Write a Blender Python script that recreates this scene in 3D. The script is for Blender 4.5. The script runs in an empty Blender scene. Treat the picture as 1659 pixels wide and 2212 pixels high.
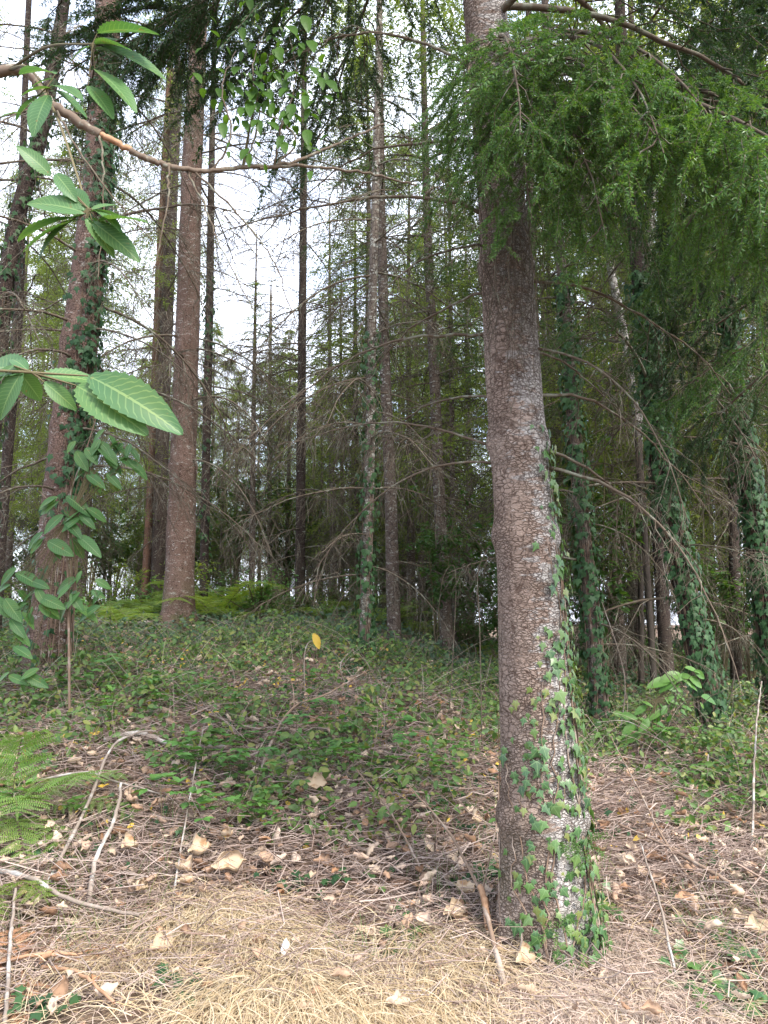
import bpy, math
import numpy as np

# ------------------------------------------------------------------ camera, sky, sun, exposure
SC = bpy.context.scene
COL = SC.collection
PITCH = math.radians(7.0)
CAMZ = 1.6
F = 1671.0                      # focal length in units of a 1659 x 2212 picture
cam = bpy.data.objects.new('camera', bpy.data.cameras.new('camera'))
COL.objects.link(cam)
cam.location = (0, 0, CAMZ)
cam.rotation_euler = (math.pi / 2 + PITCH, 0, 0)
cam.data.sensor_fit = 'VERTICAL'
cam.data.angle = 2 * math.atan(1106 / F)
cam.data.clip_start = 0.05
cam.data.clip_end = 2000
SC.camera = cam

SUN_EL, SUN_AZ = math.radians(48), math.radians(140)     # azimuth clockwise from +Y
w = bpy.data.worlds.new('World')
SC.world = w
w.use_nodes = True
wn = w.node_tree
bg = wn.nodes['Background']
sky = wn.nodes.new('ShaderNodeTexSky')
sky.sky_type = 'NISHITA'
sky.sun_disc = False
sky.sun_elevation = SUN_EL
sky.sun_rotation = SUN_AZ
sky.dust_density = 3.0
sky.air_density = 1.0
wtc = wn.nodes.new('ShaderNodeTexCoord')
wmp = wn.nodes.new('ShaderNodeMapping'); wmp.inputs['Scale'].default_value = (1, 1, 2.2); wmp.inputs['Location'].default_value = (.3, .2, .1)
wno = wn.nodes.new('ShaderNodeTexNoise'); wno.inputs['Scale'].default_value = 2.2; wno.inputs['Detail'].default_value = 7; wno.inputs['Roughness'].default_value = .58
wmr = wn.nodes.new('ShaderNodeMapRange'); wmr.interpolation_type = 'SMOOTHSTEP'
for i_, v_ in ((1, .38), (2, .58), (3, .30), (4, 1.0)): wmr.inputs[i_].default_value = v_
wmx = wn.nodes.new('ShaderNodeMix'); wmx.data_type = 'RGBA'
wmx.inputs[7].default_value = (4.1, 4.4, 5.1, 1)              # bright thin cloud
wn.links.new(wtc.outputs['Generated'], wmp.inputs[0]); wn.links.new(wmp.outputs[0], wno.inputs['Vector'])
wn.links.new(wno.outputs[0], wmr.inputs[0]); wn.links.new(wmr.outputs[0], wmx.inputs[0])
wn.links.new(sky.outputs[0], wmx.inputs[6]); wn.links.new(wmx.outputs[2], bg.inputs[0])
bg.inputs[1].default_value = 0.15
sl = bpy.data.lights.new('sun', 'SUN')
sun = bpy.data.objects.new('sun', sl)
COL.objects.link(sun)
sl.energy = 1.5
sl.angle = math.radians(12)
sl.color = (1.0, 0.95, 0.88)
sun.location = (0, 0, 40)
sun.rotation_euler = (math.pi / 2 - SUN_EL, 0, math.pi - SUN_AZ)
SC.view_settings.view_transform = 'Standard'
SC.view_settings.look = 'None'
SC.view_settings.gamma = 1
SC.view_settings.exposure = 2.15
SC.cycles.max_bounces = 5
SC.cycles.diffuse_bounces = 3
SC.cycles.glossy_bounces = 1
SC.cycles.transmission_bounces = 3
SC.cycles.transparent_max_bounces = 4
SC.cycles.caustics_reflective = False
SC.cycles.caustics_refractive = False

rng = np.random.default_rng(11)
def U(a, b, n=None): return rng.uniform(a, b, n)

# ------------------------------------------------------------------ where things stand
HY = np.array([-30, 3.4, 4.2, 5.2, 6.2, 7.4, 9.7, 14, 20, 25, 32, 45, 70, 400.])
HZ = np.array([0, 0, .10, .40, .70, .95, 1.2, 1.42, 1.58, 1.55, 1.0, -0.6, -4, -8.])
def h(x, y):
    x = np.asarray(x, float); y = np.asarray(y, float)
    b = sum(np.interp(y + o, HY, HZ) for o in (-.5, -.25, 0, .25, .5)) / 5
    s = np.clip((x + .8) / 3.6, 0, 1); s = s * s * (3 - 2 * s)
    g = 1 - .68 * s
    z = np.where(b > 0, b * g, b)
    n = .025 * np.sin(2.3 * x + 1.1 * y) + .02 * np.sin(3.7 * y - 1.9 * x + 1) + .015 * np.sin(6.1 * x + 4.3 * y + 2)
    return z + n
def ray(dx, dy):
    u = (dx - 829.5) / F; v = (1106 - dy) / F
    return np.array([u, math.cos(PITCH) - v * math.sin(PITCH), math.sin(PITCH) + v * math.cos(PITCH)])
CAM = np.array([0, 0, CAMZ])
def at(dx, dy, Y):
    d = ray(dx, dy); return CAM + d * (Y / d[1])
def ppm(dx, dy, Y): return Y / ray(dx, dy)[1] / F        # metres per picture unit there
def ground_at(dx, dy, off=0.0):
    d = ray(dx, dy); t = 1.0
    while t < 60:
        p = CAM + d * t
        if p[2] < h(p[0], p[1]) + off: return p
        t += .01
    return CAM + d * 20

# ------------------------------------------------------------------ mesh helpers
class MB:
    def __init__(s): s.V = []; s.L = []; s.T = []; s.UV = []; s.n = 0; s.uv = False
    def add(s, V, faces, uv=None):
        V = np.asarray(V, float).reshape(-1, 3)
        for f in (faces if isinstance(faces, list) else [faces]):
            f = np.asarray(f, np.int64)
            if f.size == 0: continue
            s.L.append((f + s.n).ravel()); s.T.append(np.full(len(f), f.shape[1]))
        s.V.append(V); s.n += len(V)
        s.UV.append(np.zeros((len(V), 2)) if uv is None else np.asarray(uv, float).reshape(-1, 2))
        if uv is not None: s.uv = True
    def mesh(s, name, mat, origin=(0, 0, 0), smooth=False):
        me = bpy.data.meshes.new(name)
        if s.n:
            V = np.concatenate(s.V) - np.asarray(origin, float)
            L = np.concatenate(s.L); T = np.concatenate(s.T)
            me.vertices.add(len(V)); me.vertices.foreach_set('co', V.astype(np.float32).ravel())
            me.loops.add(len(L)); me.loops.foreach_set('vertex_index', L.astype(np.int32))
            me.polygons.add(len(T))
            st = np.concatenate([[0], np.cumsum(T)[:-1]])
            me.polygons.foreach_set('loop_start', st.astype(np.int32))
            if smooth: me.polygons.foreach_set('use_smooth', np.ones(len(T), bool))
            if s.uv:
                uv = np.concatenate(s.UV)[L]
                me.uv_layers.new(name='UVMap'); me.uv_layers[0].data.foreach_set('uv', uv.astype(np.float32).ravel())
            me.update(calc_edges=True)
        me.materials.append(mat)
        return me
    def build(s, name, mat, parent=None, origin=(0, 0, 0), smooth=False):
        me = s.mesh(name, mat, origin, smooth)
        return link(name, me, parent, origin if parent is None else (0, 0, 0))
def link(name, me, parent=None, loc=(0, 0, 0)):
    o = bpy.data.objects.new(name, me); COL.objects.link(o)
    o.location = loc
    if parent is not None: o.parent = parent
    return o
def tag(o, label=None, cat=None, group=None, kind=None):
    if label: o['label'] = label
    if cat: o['category'] = cat
    if group: o['group'] = group
    if kind: o['kind'] = kind
    return o
def thing(name, label, cat, loc, group=None):
    return tag(link(name, None, None, tuple(loc)), label, cat, group)

def nrm(a): return a / np.maximum(np.linalg.norm(a, axis=-1, keepdims=True), 1e-9)
def tubes(mb, P, R, sides=3):
    P = np.asarray(P, float); R = np.asarray(R, float)
    N, n, _ = P.shape
    T = nrm(np.gradient(P, axis=1))
    m = nrm(T.mean(1))
    ref = np.where(np.abs(m[:, 2:3]) > .8, np.array([[1., 0, 0]]), np.array([[0, 0, 1.]]))[:, None, :]
    A = nrm(np.cross(T, np.broadcast_to(ref, T.shape))); B = np.cross(T, A)
    a = np.arange(sides) * 2 * math.pi / sides
    V = P[:, :, None, :] + R[:, :, None, None] * (np.cos(a)[None, None, :, None] * A[:, :, None, :] + np.sin(a)[None, None, :, None] * B[:, :, None, :])
    idx = np.arange(N * n * sides).reshape(N, n, sides)
    nx = np.roll(idx, -1, axis=2)
    f = np.stack([idx[:, :-1], nx[:, :-1], nx[:, 1:], idx[:, 1:]], -1).reshape(-1, 4)
    mb.add(V.reshape(-1, 3), f)
def ribbons(mb, P, W, side):
    P = np.asarray(P, float); N, n, _ = P.shape
    S = nrm(side)[:, None, :] * np.asarray(W)[..., None]
    V = np.stack([P - S, P + S], 2)
    idx = np.arange(N * n * 2).reshape(N, n, 2)
    f = np.stack([idx[:, :-1, 0], idx[:, :-1, 1], idx[:, 1:, 1], idx[:, 1:, 0]], -1).reshape(-1, 4)
    mb.add(V.reshape(-1, 3), f)
def orient(d, up):
    y = nrm(d); x = nrm(np.cross(y, up)); z = np.cross(x, y)
    return np.stack([x, y, z], 2)
def inst(mb, tv, tf, pos, A, uv=None):
    tv = np.asarray(tv, float); N = len(pos); k = len(tv)
    V = pos[:, None, :] + np.einsum('nij,kj->nki', A, tv)
    off = (np.arange(N) * k)[:, None, None]
    fs = [(np.asarray(f)[None] + off).reshape(-1, np.asarray(f).shape[1]) for f in tf]
    mb.add(V.reshape(-1, 3), fs, None if uv is None else np.tile(np.asarray(uv), (N, 1)))
def rdir(n):
    return nrm(rng.normal(size=(n, 3)))
def crv(pts, n):
    """smooth curve through points (Catmull-Rom)"""
    p = np.asarray(pts, float)
    if len(p) == 2: return p[0] + (p[1] - p[0]) * np.linspace(0, 1, n)[:, None]
    q = np.vstack([2 * p[0] - p[1], p, 2 * p[-1] - p[-2]])
    out = []
    for t in np.linspace(0, len(p) - 1 - 1e-9, n):
        i = int(t); u = t - i; a, b, c, d = q[i:i + 4]
        out.append(.5 * (2 * b + (c - a) * u + (2 * a - 5 * b + 4 * c - d) * u * u + (3 * b - a - 3 * c + d) * u ** 3))
    return np.array(out)

# ------------------------------------------------------------------ leaf and needle templates
OV = (np.array([[0, 0, 0], [.26, .3, .03], [-.26, .3, .03], [.21, .66, .01], [-.21, .66, .01], [0, 1, -.1], [0, .3, -.05], [0, .66, -.07]]),
      [np.array([[0, 1, 6], [0, 6, 2], [7, 3, 5], [4, 7, 5]]), np.array([[6, 1, 3, 7], [2, 6, 7, 4]])])
IV = (np.array([[0, .28, .05], [0, 0, 0], [.27, -.14, -.02], [.30, .10, 0], [.56, .30, -.05], [.24, .48, 0], [0, 1, -.1], [-.24, .48, 0], [-.56, .30, -.05], [-.30, .10, 0], [-.27, -.14, -.02]]),
      [np.array([[0, i, i + 1] for i in range(1, 10)] + [[0, 10, 1]])])
IVUV = IV[0][:, :2]
def saw_leaf(nL=26, wid=.185, teeth=13, droop=.25, fold=.25):
    u = np.linspace(0, 1, nL)
    wv = wid * np.sin(np.pi * np.clip(u, 0, 1) ** .85) ** .75
    wv = np.where(u < .04, .008, wv)
    saw = 1 - .10 * ((np.arange(nL) % 2) == 0) * (u < .97)
    V = []; UVs = []
    for i in range(nL):
        for s in (-1, -.5, 0, .5, 1):
            x = s * wv[i] * (saw[i] if abs(s) == 1 else 1)
            yy = u[i] + (.022 if (abs(s) == 1 and i % 2 == 0) else 0) - .0 
            z = fold * abs(x) - droop * u[i] ** 2 + .006 * math.sin(u[i] * 80 - abs(s) * 3)
            V.append((x, yy, z)); UVs.append((u[i], s))
    f = []
    for i in range(nL - 1):
        for j in range(4):
            a = i * 5 + j; f.append((a, a + 1, a + 6, a + 5))
    return np.array(V), [np.array(f)], np.array(UVs)
CH = saw_leaf()
CHs = saw_leaf(14, .17, 6)
def curl_leaf(seed):
    r = np.random.default_rng(seed)
    nL, nW = 10, 7; V = []; f = []
    u = np.linspace(0, 1, nL)
    wv = .30 * np.sin(np.pi * np.clip(u, .03, .98)) ** .6 * (1 + r.normal(0, .13, nL))
    cl = r.uniform(.9, 2.3); bend = r.uniform(.2, .8); tw = r.uniform(-.9, .9); ph = r.uniform(0, 6, 4)
    for i in range(nL):
        for s in np.linspace(-1, 1, nW):
            a = s * cl + tw * (u[i] - .5); k = wv[i] / max(1, cl * .75)
            z = (1 - math.cos(a)) * k * 1.1 + bend * (u[i] - .45) ** 2 + .035 * math.sin(13 * u[i] + 3 * s + ph[0]) + .03 * math.sin(8 * s + 9 * u[i] + ph[1])
            V.append((math.sin(a) * k * 1.3 + .04 * math.sin(11 * u[i] + ph[2]), (u[i] - .5) * (1 - .12 * abs(s)), z))
    for i in range(nL - 1):
        for j in range(nW - 1):
            a = i * nW + j; f.append((a, a + 1, a + nW + 1, a + nW))
    return np.array(V), [np.array(f)]
CUS = [curl_leaf(q) for q in range(6)]
def shoot(nn, nlen, nwid, seed):
    """a needle shoot along +Y, unit length = 1 (needles in absolute units of that length)"""
    r = np.random.default_rng(seed)
    t = np.sort(r.uniform(.02, 1, nn)); t[-4:] = 1
    a = r.uniform(0, 2 * math.pi, nn)
    flat = np.where(np.abs(np.sin(a)) > .75, .7, 1)
    out = np.stack([np.cos(a), .42 + .35 * r.uniform(-1, 1, nn) + (t > .97) * 1.2, np.sin(a) * .65], 1); out = nrm(out)
    L = nlen * r.uniform(.75, 1.1, nn) * flat * (1 - .25 * t)
    b = np.stack([0 * t, t, 0 * t], 1)
    sd = nrm(np.cross(out, rr := nrm(r.normal(size=(nn, 3)))))
    tip = b + out * L[:, None]; tip[:, 2] -= .1 * L
    V = np.stack([b - sd * nwid * .35, b + out * (L * .55)[:, None] + sd * nwid * .5, tip, b + out * (L * .55)[:, None] - sd * nwid * .5], 1).reshape(-1, 3)
    f = np.arange(nn * 4).reshape(nn, 4)
    return V, [f]
S_NEAR = [shoot(84, .21, .033, i) for i in range(4)]
S_MID = [shoot(30, .22, .040, 10 + i) for i in range(4)]
S_FAR = [shoot(10, .40, .075, 20 + i) for i in range(4)]

# ------------------------------------------------------------------ materials
class NT:
    def __init__(s, name):
        s.m = bpy.data.materials.new(name); s.m.use_nodes = True
        s.t = s.m.node_tree; s.t.nodes.clear()
        s.out = s.n('ShaderNodeOutputMaterial')
    def n(s, typ, ins=None, **kw):
        nd = s.t.nodes.new(typ)
        for k, v in kw.items(): setattr(nd, k, v)
        for k, v in (ins or {}).items():
            if hasattr(v, 'is_output'): s.t.links.new(v, nd.inputs[k])
            else: nd.inputs[k].default_value = v
        return nd
    def mix(s, fac, a, b, mode='MIX'):
        nd = s.n('ShaderNodeMix', data_type='RGBA', blend_type=mode)
        for i, v in ((0, fac), (6, a), (7, b)):
            if hasattr(v, 'is_output'): s.t.links.new(v, nd.inputs[i])
            else: nd.inputs[i].default_value = v if i == 0 else (*v, 1)
        return nd.outputs[2]
    def math(s, op, a, b=0.0, c=0.0):
        nd = s.n('ShaderNodeMath', operation=op)
        for i, v in enumerate((a, b, c)):
            if hasattr(v, 'is_output'): s.t.links.new(v, nd.inputs[i])
            else: nd.inputs[i].default_value = v
        return nd.outputs[0]
    def ramp(s, fac, stops):
        if len(stops) == 1: stops = [(0, stops[0][1]), (1, stops[0][1])]
        nd = s.n('ShaderNodeValToRGB', {0: fac}); e = nd.color_ramp.elements
        while len(e) < len(stops): e.new(.5)
        for el, (p, c) in zip(e, stops):
            el.position = p; el.color = (*c, 1) if len(c) == 3 else c
        return nd.outputs[0]
    def smooth(s, v, a, b):
        nd = s.n('ShaderNodeMapRange', {0: v, 1: a, 2: b, 3: 0., 4: 1.}, interpolation_type='SMOOTHSTEP')
        return nd.outputs[0]
    def coords(s, scale=(1, 1, 1), kind='Object'):
        tc = s.n('ShaderNodeTexCoord')
        return s.n('ShaderNodeMapping', {'Vector': tc.outputs[kind], 'Scale': scale}).outputs[0]
    def noise(s, vec, scale, detail=4., rough=.55, dist=0.):
        return s.n('ShaderNodeTexNoise', {'Vector': vec, 'Scale': scale, 'Detail': detail, 'Roughness': rough, 'Distortion': dist})
    def rand(s): return s.n('ShaderNodeNewGeometry').outputs['Random Per Island']

def leaf_mat(name, stops, trans=.35, rough=.45, tcol=None, spec=.35, veins=None):
    t = NT(name)
    r = t.rand()
    col = t.ramp(r, [(i / max(1, len(stops) - 1), c) for i, c in enumerate(stops)])
    if veins:
        uv = t.n('ShaderNodeSeparateXYZ', {0: t.n('ShaderNodeTexCoord').outputs['UV']})
        if veins == 'saw':
            s_ = t.math('ABSOLUTE', uv.outputs[1])
            wv = t.math('FRACT', t.math('SUBTRACT', t.math('MULTIPLY', uv.outputs[0], 13.), t.math('MULTIPLY', s_, 2.2)))
            v1 = t.math('LESS_THAN', t.math('ABSOLUTE', t.math('SUBTRACT', wv, .5)), .10)
            v2 = t.math('LESS_THAN', s_, .06)
            v = t.math('MAXIMUM', t.math('MULTIPLY', v1, .5), v2)
        else:
            x = t.math('ABSOLUTE', uv.outputs[0]); y = uv.outputs[1]
            d1 = t.math('LESS_THAN', x, .022)
            d2 = t.math('LESS_THAN', t.math('ABSOLUTE', t.math('SUBTRACT', t.math('MULTIPLY', x, .55), y)), .028)
            d3 = t.math('LESS_THAN', t.math('ABSOLUTE', t.math('ADD', t.math('MULTIPLY', x, .5), y)), .022)
            v = t.math('MULTIPLY', t.math('MAXIMUM', d1, t.math('MAXIMUM', d2, d3)), .75)
        col = t.mix(t.math('MULTIPLY', v, .7), col, (.17, .28, .12))
    if veins == 'saw':
        bn = t.noise(t.coords(), 38., 3.); cn = t.noise(t.coords(), 7., 3.)
        col = t.mix(t.math('MULTIPLY', t.smooth(cn.outputs[0], .45, .7), .5), col, t.mix(1.0, col, (1.5, 1.15, .75), 'MULTIPLY'))
        col = t.mix(t.math('MULTIPLY', t.smooth(bn.outputs[0], .66, .72), .8), col, (.17, .10, .035))
    ov = t.n('ShaderNodeObjectInfo').outputs['Random']
    col = t.mix(t.math('MULTIPLY', ov, .55), col, t.mix(1.0, col, (1.30, 1.12, .80), 'MULTIPLY'))
    p = t.n('ShaderNodeBsdfPrincipled', {'Base Color': col, 'Roughness': rough})
    p.inputs['Specular IOR Level'].default_value = spec
    tc = t.mix(1.0, col, tcol or (1.6, 1.5, .55), 'MULTIPLY')
    tr = t.n('ShaderNodeBsdfTranslucent', {'Color': tc})
    mx = t.n('ShaderNodeMixShader', {0: trans, 1: p.outputs[0], 2: tr.outputs[0]})
    t.t.links.new(mx.outputs[0], t.out.inputs[0])
    return t.m
def dry_mat(name, stops, trans=.0, rough=.8, noise=None):
    t = NT(name)
    col = t.ramp(t.rand(), [(i / max(1, len(stops) - 1), c) for i, c in enumerate(stops)])
    if noise:
        n_ = t.noise(t.coords(), noise[0])
        col = t.mix(t.smooth(n_.outputs[0], .5, .66), col, noise[1])
    p = t.n('ShaderNodeBsdfPrincipled', {'Base Color': col, 'Roughness': rough})
    p.inputs['Specular IOR Level'].default_value = .15
    sh = p.outputs[0]
    if trans:
        tr = t.n('ShaderNodeBsdfTranslucent', {'Color': col})
        sh = t.n('ShaderNodeMixShader', {0: trans, 1: sh, 2: tr.outputs[0]}).outputs[0]
    t.t.links.new(sh, t.out.inputs[0])
    return t.m
def bark_mat(name, plate, plate2, crack, sc=28., zs=1.4, lichen=.45, lichcol=(.42, .42, .38), bump=.5, moss=0., lside=None, crackw=.12, furrow=False):
    t = NT(name)
    co = t.coords((1, 1, zs))
    wob = t.noise(co, sc * .5, 3.)
    wv = t.n('ShaderNodeVectorMath', {0: wob.outputs[1], 1: (.5, .5, .5)}, operation='SUBTRACT')
    wv2 = t.n('ShaderNodeVectorMath', {0: wv.outputs[0]}, operation='SCALE'); wv2.inputs[3].default_value = (2.0 if furrow else 1.1) / sc
    vec = t.n('ShaderNodeVectorMath', {0: co, 1: wv2.outputs[0]}, operation='ADD').outputs[0]
    vo = t.n('ShaderNodeTexVoronoi', {'Vector': vec, 'Scale': sc}, feature='DISTANCE_TO_EDGE')
    vc = t.n('ShaderNodeTexVoronoi', {'Vector': vec, 'Scale': sc}, feature='F1')
    big = t.noise(t.coords(), 3.0, 4.)
    fine = t.noise(t.coords((1, 1, 2.2)), sc * 3.2, 5., .65)
    cwn = t.noise(t.coords((1, 1, .6)), 14., 3.)
    cr = t.smooth(t.math('ADD', vo.outputs[0], t.math('MULTIPLY', t.math('SUBTRACT', cwn.outputs[0], .45), .16)), 0.0, crackw)
    c0 = t.mix(t.smooth(big.outputs[0], .38, .62), plate, plate2)
    c1 = t.mix(t.math('MULTIPLY', t.n('ShaderNodeSeparateColor', {0: vc.outputs['Color']}).outputs[0], .45), c0, plate2)
    if furrow:
        v2 = t.n('ShaderNodeTexVoronoi', {'Vector': vec, 'Scale': sc * .55}, feature='DISTANCE_TO_EDGE')
        cr2 = t.smooth(t.math('ADD', v2.outputs[0], t.math('MULTIPLY', t.math('SUBTRACT', cwn.outputs[0], .45), .2)), 0., .11)
        pm = t.noise(t.coords((1, 1, .5)), 5.5, 4.)
        cr = t.mix(t.smooth(pm.outputs[0], .50, .62), cr, cr2)
        cr = t.math('MULTIPLY', cr, t.math('ADD', .7, t.math('MULTIPLY', t.smooth(fine.outputs[0], .3, .5), .3)))
    c1 = t.mix(t.smooth(fine.outputs[0], .48, .74), c1, tuple(x * .55 for x in plate))
    if lichen > 0:
        lm = t.noise(t.coords((1, 1, 2.6)), 11., 6., .68)
        th = lm.outputs[0]
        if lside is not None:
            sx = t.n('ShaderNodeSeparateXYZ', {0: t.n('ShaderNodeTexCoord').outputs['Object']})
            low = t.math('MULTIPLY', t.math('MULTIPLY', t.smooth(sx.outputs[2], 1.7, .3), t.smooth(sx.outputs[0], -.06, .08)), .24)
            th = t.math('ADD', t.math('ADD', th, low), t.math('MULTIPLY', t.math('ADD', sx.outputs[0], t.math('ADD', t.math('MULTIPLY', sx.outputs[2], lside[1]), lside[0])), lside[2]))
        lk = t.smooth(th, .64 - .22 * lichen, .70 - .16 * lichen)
        c1 = t.mix(t.math('MULTIPLY', lk, .85), c1, lichcol)
    if furrow:      # long upright fissures between groups of small flakes
        cof = t.coords((1, 1, .42)); wf = t.noise(cof, 9., 4.)
        wv3 = t.n('ShaderNodeVectorMath', {0: t.n('ShaderNodeVectorMath', {0: wf.outputs[1], 1: (.5, .5, .5)}, operation='SUBTRACT').outputs[0]}, operation='SCALE'); wv3.inputs[3].default_value = .11
        vf = t.n('ShaderNodeTexVoronoi', {'Vector': t.n('ShaderNodeVectorMath', {0: cof, 1: wv3.outputs[0]}, operation='ADD').outputs[0], 'Scale': 15.}, feature='DISTANCE_TO_EDGE')
        fr = t.smooth(t.math('ADD', vf.outputs[0], t.math('MULTIPLY', t.math('SUBTRACT', wob.outputs[0], .42), .22)), .0, .06)
        bz = t.noise(t.coords((.6, .6, 5.)), 3.2, 4.)
        c1 = t.mix(t.math('MULTIPLY', t.smooth(bz.outputs[0], .52, .70), .35), c1, tuple(x * .62 for x in plate2))
        cr = t.math('MULTIPLY', t.math('ADD', t.math('MULTIPLY', cr, .75), .25), t.math('ADD', t.math('MULTIPLY', fr, .7), .3))
    c2 = t.mix(cr, crack, c1)
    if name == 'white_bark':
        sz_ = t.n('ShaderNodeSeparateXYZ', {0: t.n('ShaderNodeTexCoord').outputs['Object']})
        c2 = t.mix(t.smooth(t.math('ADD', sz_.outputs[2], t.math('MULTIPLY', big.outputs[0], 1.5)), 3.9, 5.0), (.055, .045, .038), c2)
    if moss > 0:
        mn = t.noise(t.coords(), 4., 5.)
        sx = t.n('ShaderNodeSeparateXYZ', {0: t.n('ShaderNodeTexCoord').outputs['Object']})
        mk = t.math('MULTIPLY', t.smooth(mn.outputs[0], .42, .6), t.smooth(sx.outputs[2], 1.1, .05))
        c2 = t.mix(t.math('MULTIPLY', mk, moss), c2, (.06, .075, .025))
    ht = t.math('ADD', t.math('MULTIPLY', cr, 1.0), t.math('MULTIPLY', fine.outputs[0], .5))
    bp = t.n('ShaderNodeBump', {'Strength': bump, 'Distance': .012, 'Height': ht})
    p = t.n('ShaderNodeBsdfPrincipled', {'Base Color': c2, 'Roughness': .85, 'Normal': bp.outputs[0]})
    p.inputs['Specular IOR Level'].default_value = .2
    t.t.links.new(p.outputs[0], t.out.inputs[0])
    return t.m

M = {}
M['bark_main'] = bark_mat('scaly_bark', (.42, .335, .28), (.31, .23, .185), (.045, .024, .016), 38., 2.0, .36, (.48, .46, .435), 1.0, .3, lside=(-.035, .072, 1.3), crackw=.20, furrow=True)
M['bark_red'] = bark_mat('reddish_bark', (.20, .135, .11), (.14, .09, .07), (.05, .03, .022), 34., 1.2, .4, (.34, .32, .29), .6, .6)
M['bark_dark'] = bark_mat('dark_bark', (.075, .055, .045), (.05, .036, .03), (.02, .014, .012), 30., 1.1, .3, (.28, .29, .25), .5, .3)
M['bark_pale'] = bark_mat('lichen_bark', (.17, .14, .115), (.12, .098, .08), (.055, .04, .032), 24., .7, .65, (.42, .43, .38), .4, .3)
M['bark_orange'] = bark_mat('orange_bark', (.21, .115, .075), (.15, .085, .06), (.06, .035, .025), 30., 1.0, .2, (.34, .32, .28), .5, .3)
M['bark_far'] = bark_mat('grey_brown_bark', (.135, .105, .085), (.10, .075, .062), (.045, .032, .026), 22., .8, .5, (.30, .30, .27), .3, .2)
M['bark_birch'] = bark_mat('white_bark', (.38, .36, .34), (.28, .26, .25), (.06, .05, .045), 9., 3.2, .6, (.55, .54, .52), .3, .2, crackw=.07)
M['dead'] = dry_mat('dead_wood', [(.055, .042, .030), (.08, .062, .045), (.11, .085, .062), (.15, .125, .095)], noise=(14., (.17, .17, .13)))
M['dead_far'] = dry_mat('far_dead_wood', [(.055, .05, .034), (.08, .07, .048), (.11, .095, .066)])
M['limb'] = dry_mat('mossy_limb', [(.15, .115, .088)], noise=(26., (.25, .245, .20)))
M['stick_grey'] = dry_mat('grey_stick', [(.17, .13, .105), (.25, .21, .175)], noise=(7., (.38, .36, .33)))
M['stick_brown'] = dry_mat('brown_stick', [(.17, .115, .08), (.21, .15, .11)], noise=(8., (.30, .25, .21)))
M['stick_orange'] = dry_mat('barkless_stick', [(.36, .215, .13)], noise=(12., (.26, .15, .085)))
M['twig'] = dry_mat('twig_litter', [(.14, .098, .078), (.26, .19, .158), (.36, .28, .24), (.40, .325, .28), (.22, .14, .105)])
M['straw'] = dry_mat('straw', [(.40, .30, .175), (.49, .39, .25), (.57, .48, .34), (.33, .24, .145), (.45, .34, .19)], .2)
M['straw_pink'] = dry_mat('pink_straw', [(.36, .265, .20), (.45, .35, .28), (.53, .44, .365), (.29, .195, .145)], .15)
M['litter'] = dry_mat('leaf_litter', [(.46, .35, .25), (.58, .47, .36), (.36, .235, .155), (.24, .14, .085), (.54, .43, .34), (.34, .18, .09)], .2)
M['bigdry'] = dry_mat('dry_leaf', [(.44, .33, .22), (.52, .41, .29), (.40, .28, .17)], .2, .7, noise=(18., (.34, .21, .115)))
M['bracken_dead'] = dry_mat('dead_bracken', [(.33, .17, .09), (.42, .24, .14), (.26, .13, .07)], .2)
M['needle_near'] = leaf_mat('fresh_needles_lit_tint', [(.042, .105, .034), (.062, .150, .044), (.085, .185, .05), (.125, .22, .055)], .36, .42)  # green raised so that the front boughs look lit
M['needle_shade_tint'] = leaf_mat('needles_shade_tint', [(.020, .052, .022), (.030, .070, .026), (.040, .090, .030)], .28, .5)  # same needles with the shade put into their colour
M['needle_mid'] = leaf_mat('dark_needles', [(.030, .062, .020), (.042, .085, .026), (.06, .11, .03)], .4, .5)
M['needle_far'] = leaf_mat('far_needles', [(.095, .14, .05), (.12, .175, .058), (.145, .20, .065)], .65, .6)  # lightened in place of haze and backlight over the distance
M['chestnut'] = leaf_mat('chestnut_leaf', [(.045, .12, .05), (.058, .145, .058), (.075, .165, .055)], .34, .45, (1.25, 1.3, .6), veins='saw')
M['chestnut_dk'] = leaf_mat('sapling_chestnut_leaf', [(.045, .125, .045), (.06, .155, .05), (.075, .175, .055)], .35, .45, veins='saw')  # the sapling's leaves, a slightly yellower green
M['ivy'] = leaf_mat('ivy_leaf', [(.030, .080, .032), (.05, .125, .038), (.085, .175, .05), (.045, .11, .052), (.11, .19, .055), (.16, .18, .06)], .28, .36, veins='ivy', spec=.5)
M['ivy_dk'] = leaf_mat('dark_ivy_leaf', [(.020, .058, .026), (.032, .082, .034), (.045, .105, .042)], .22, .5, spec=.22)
M['cover'] = leaf_mat('ground_cover_leaf', [(.05, .11, .03), (.07, .145, .038), (.09, .175, .042), (.045, .09, .033), (.115, .185, .048), (.17, .19, .055), (.06, .125, .042)], .3, .5)
M['cover_far'] = leaf_mat('far_ground_cover_leaf', [(.032, .075, .042), (.045, .095, .052), (.06, .12, .055), (.09, .125, .06), (.042, .085, .055)], .3, .5)
M['bramble'] = leaf_mat('bramble_leaf', [(.06, .155, .04), (.085, .20, .05), (.10, .21, .055)], .3, .45)
M['yellow'] = leaf_mat('yellow_leaf', [(.55, .36, .05), (.62, .45, .10)], .35, .5, (1.2, 1.1, .5))
M['fern'] = leaf_mat('fern_frond', [(.105, .20, .055), (.135, .235, .065), (.165, .25, .075)], .4, .55)
M['fern_bright'] = leaf_mat('bright_bracken', [(.10, .19, .035), (.14, .23, .045), (.18, .24, .06)], .5, .5)
M['shrub'] = leaf_mat('shrub_leaf', [(.03, .075, .025), (.045, .10, .03), (.06, .13, .035)], .4, .5)
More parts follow.
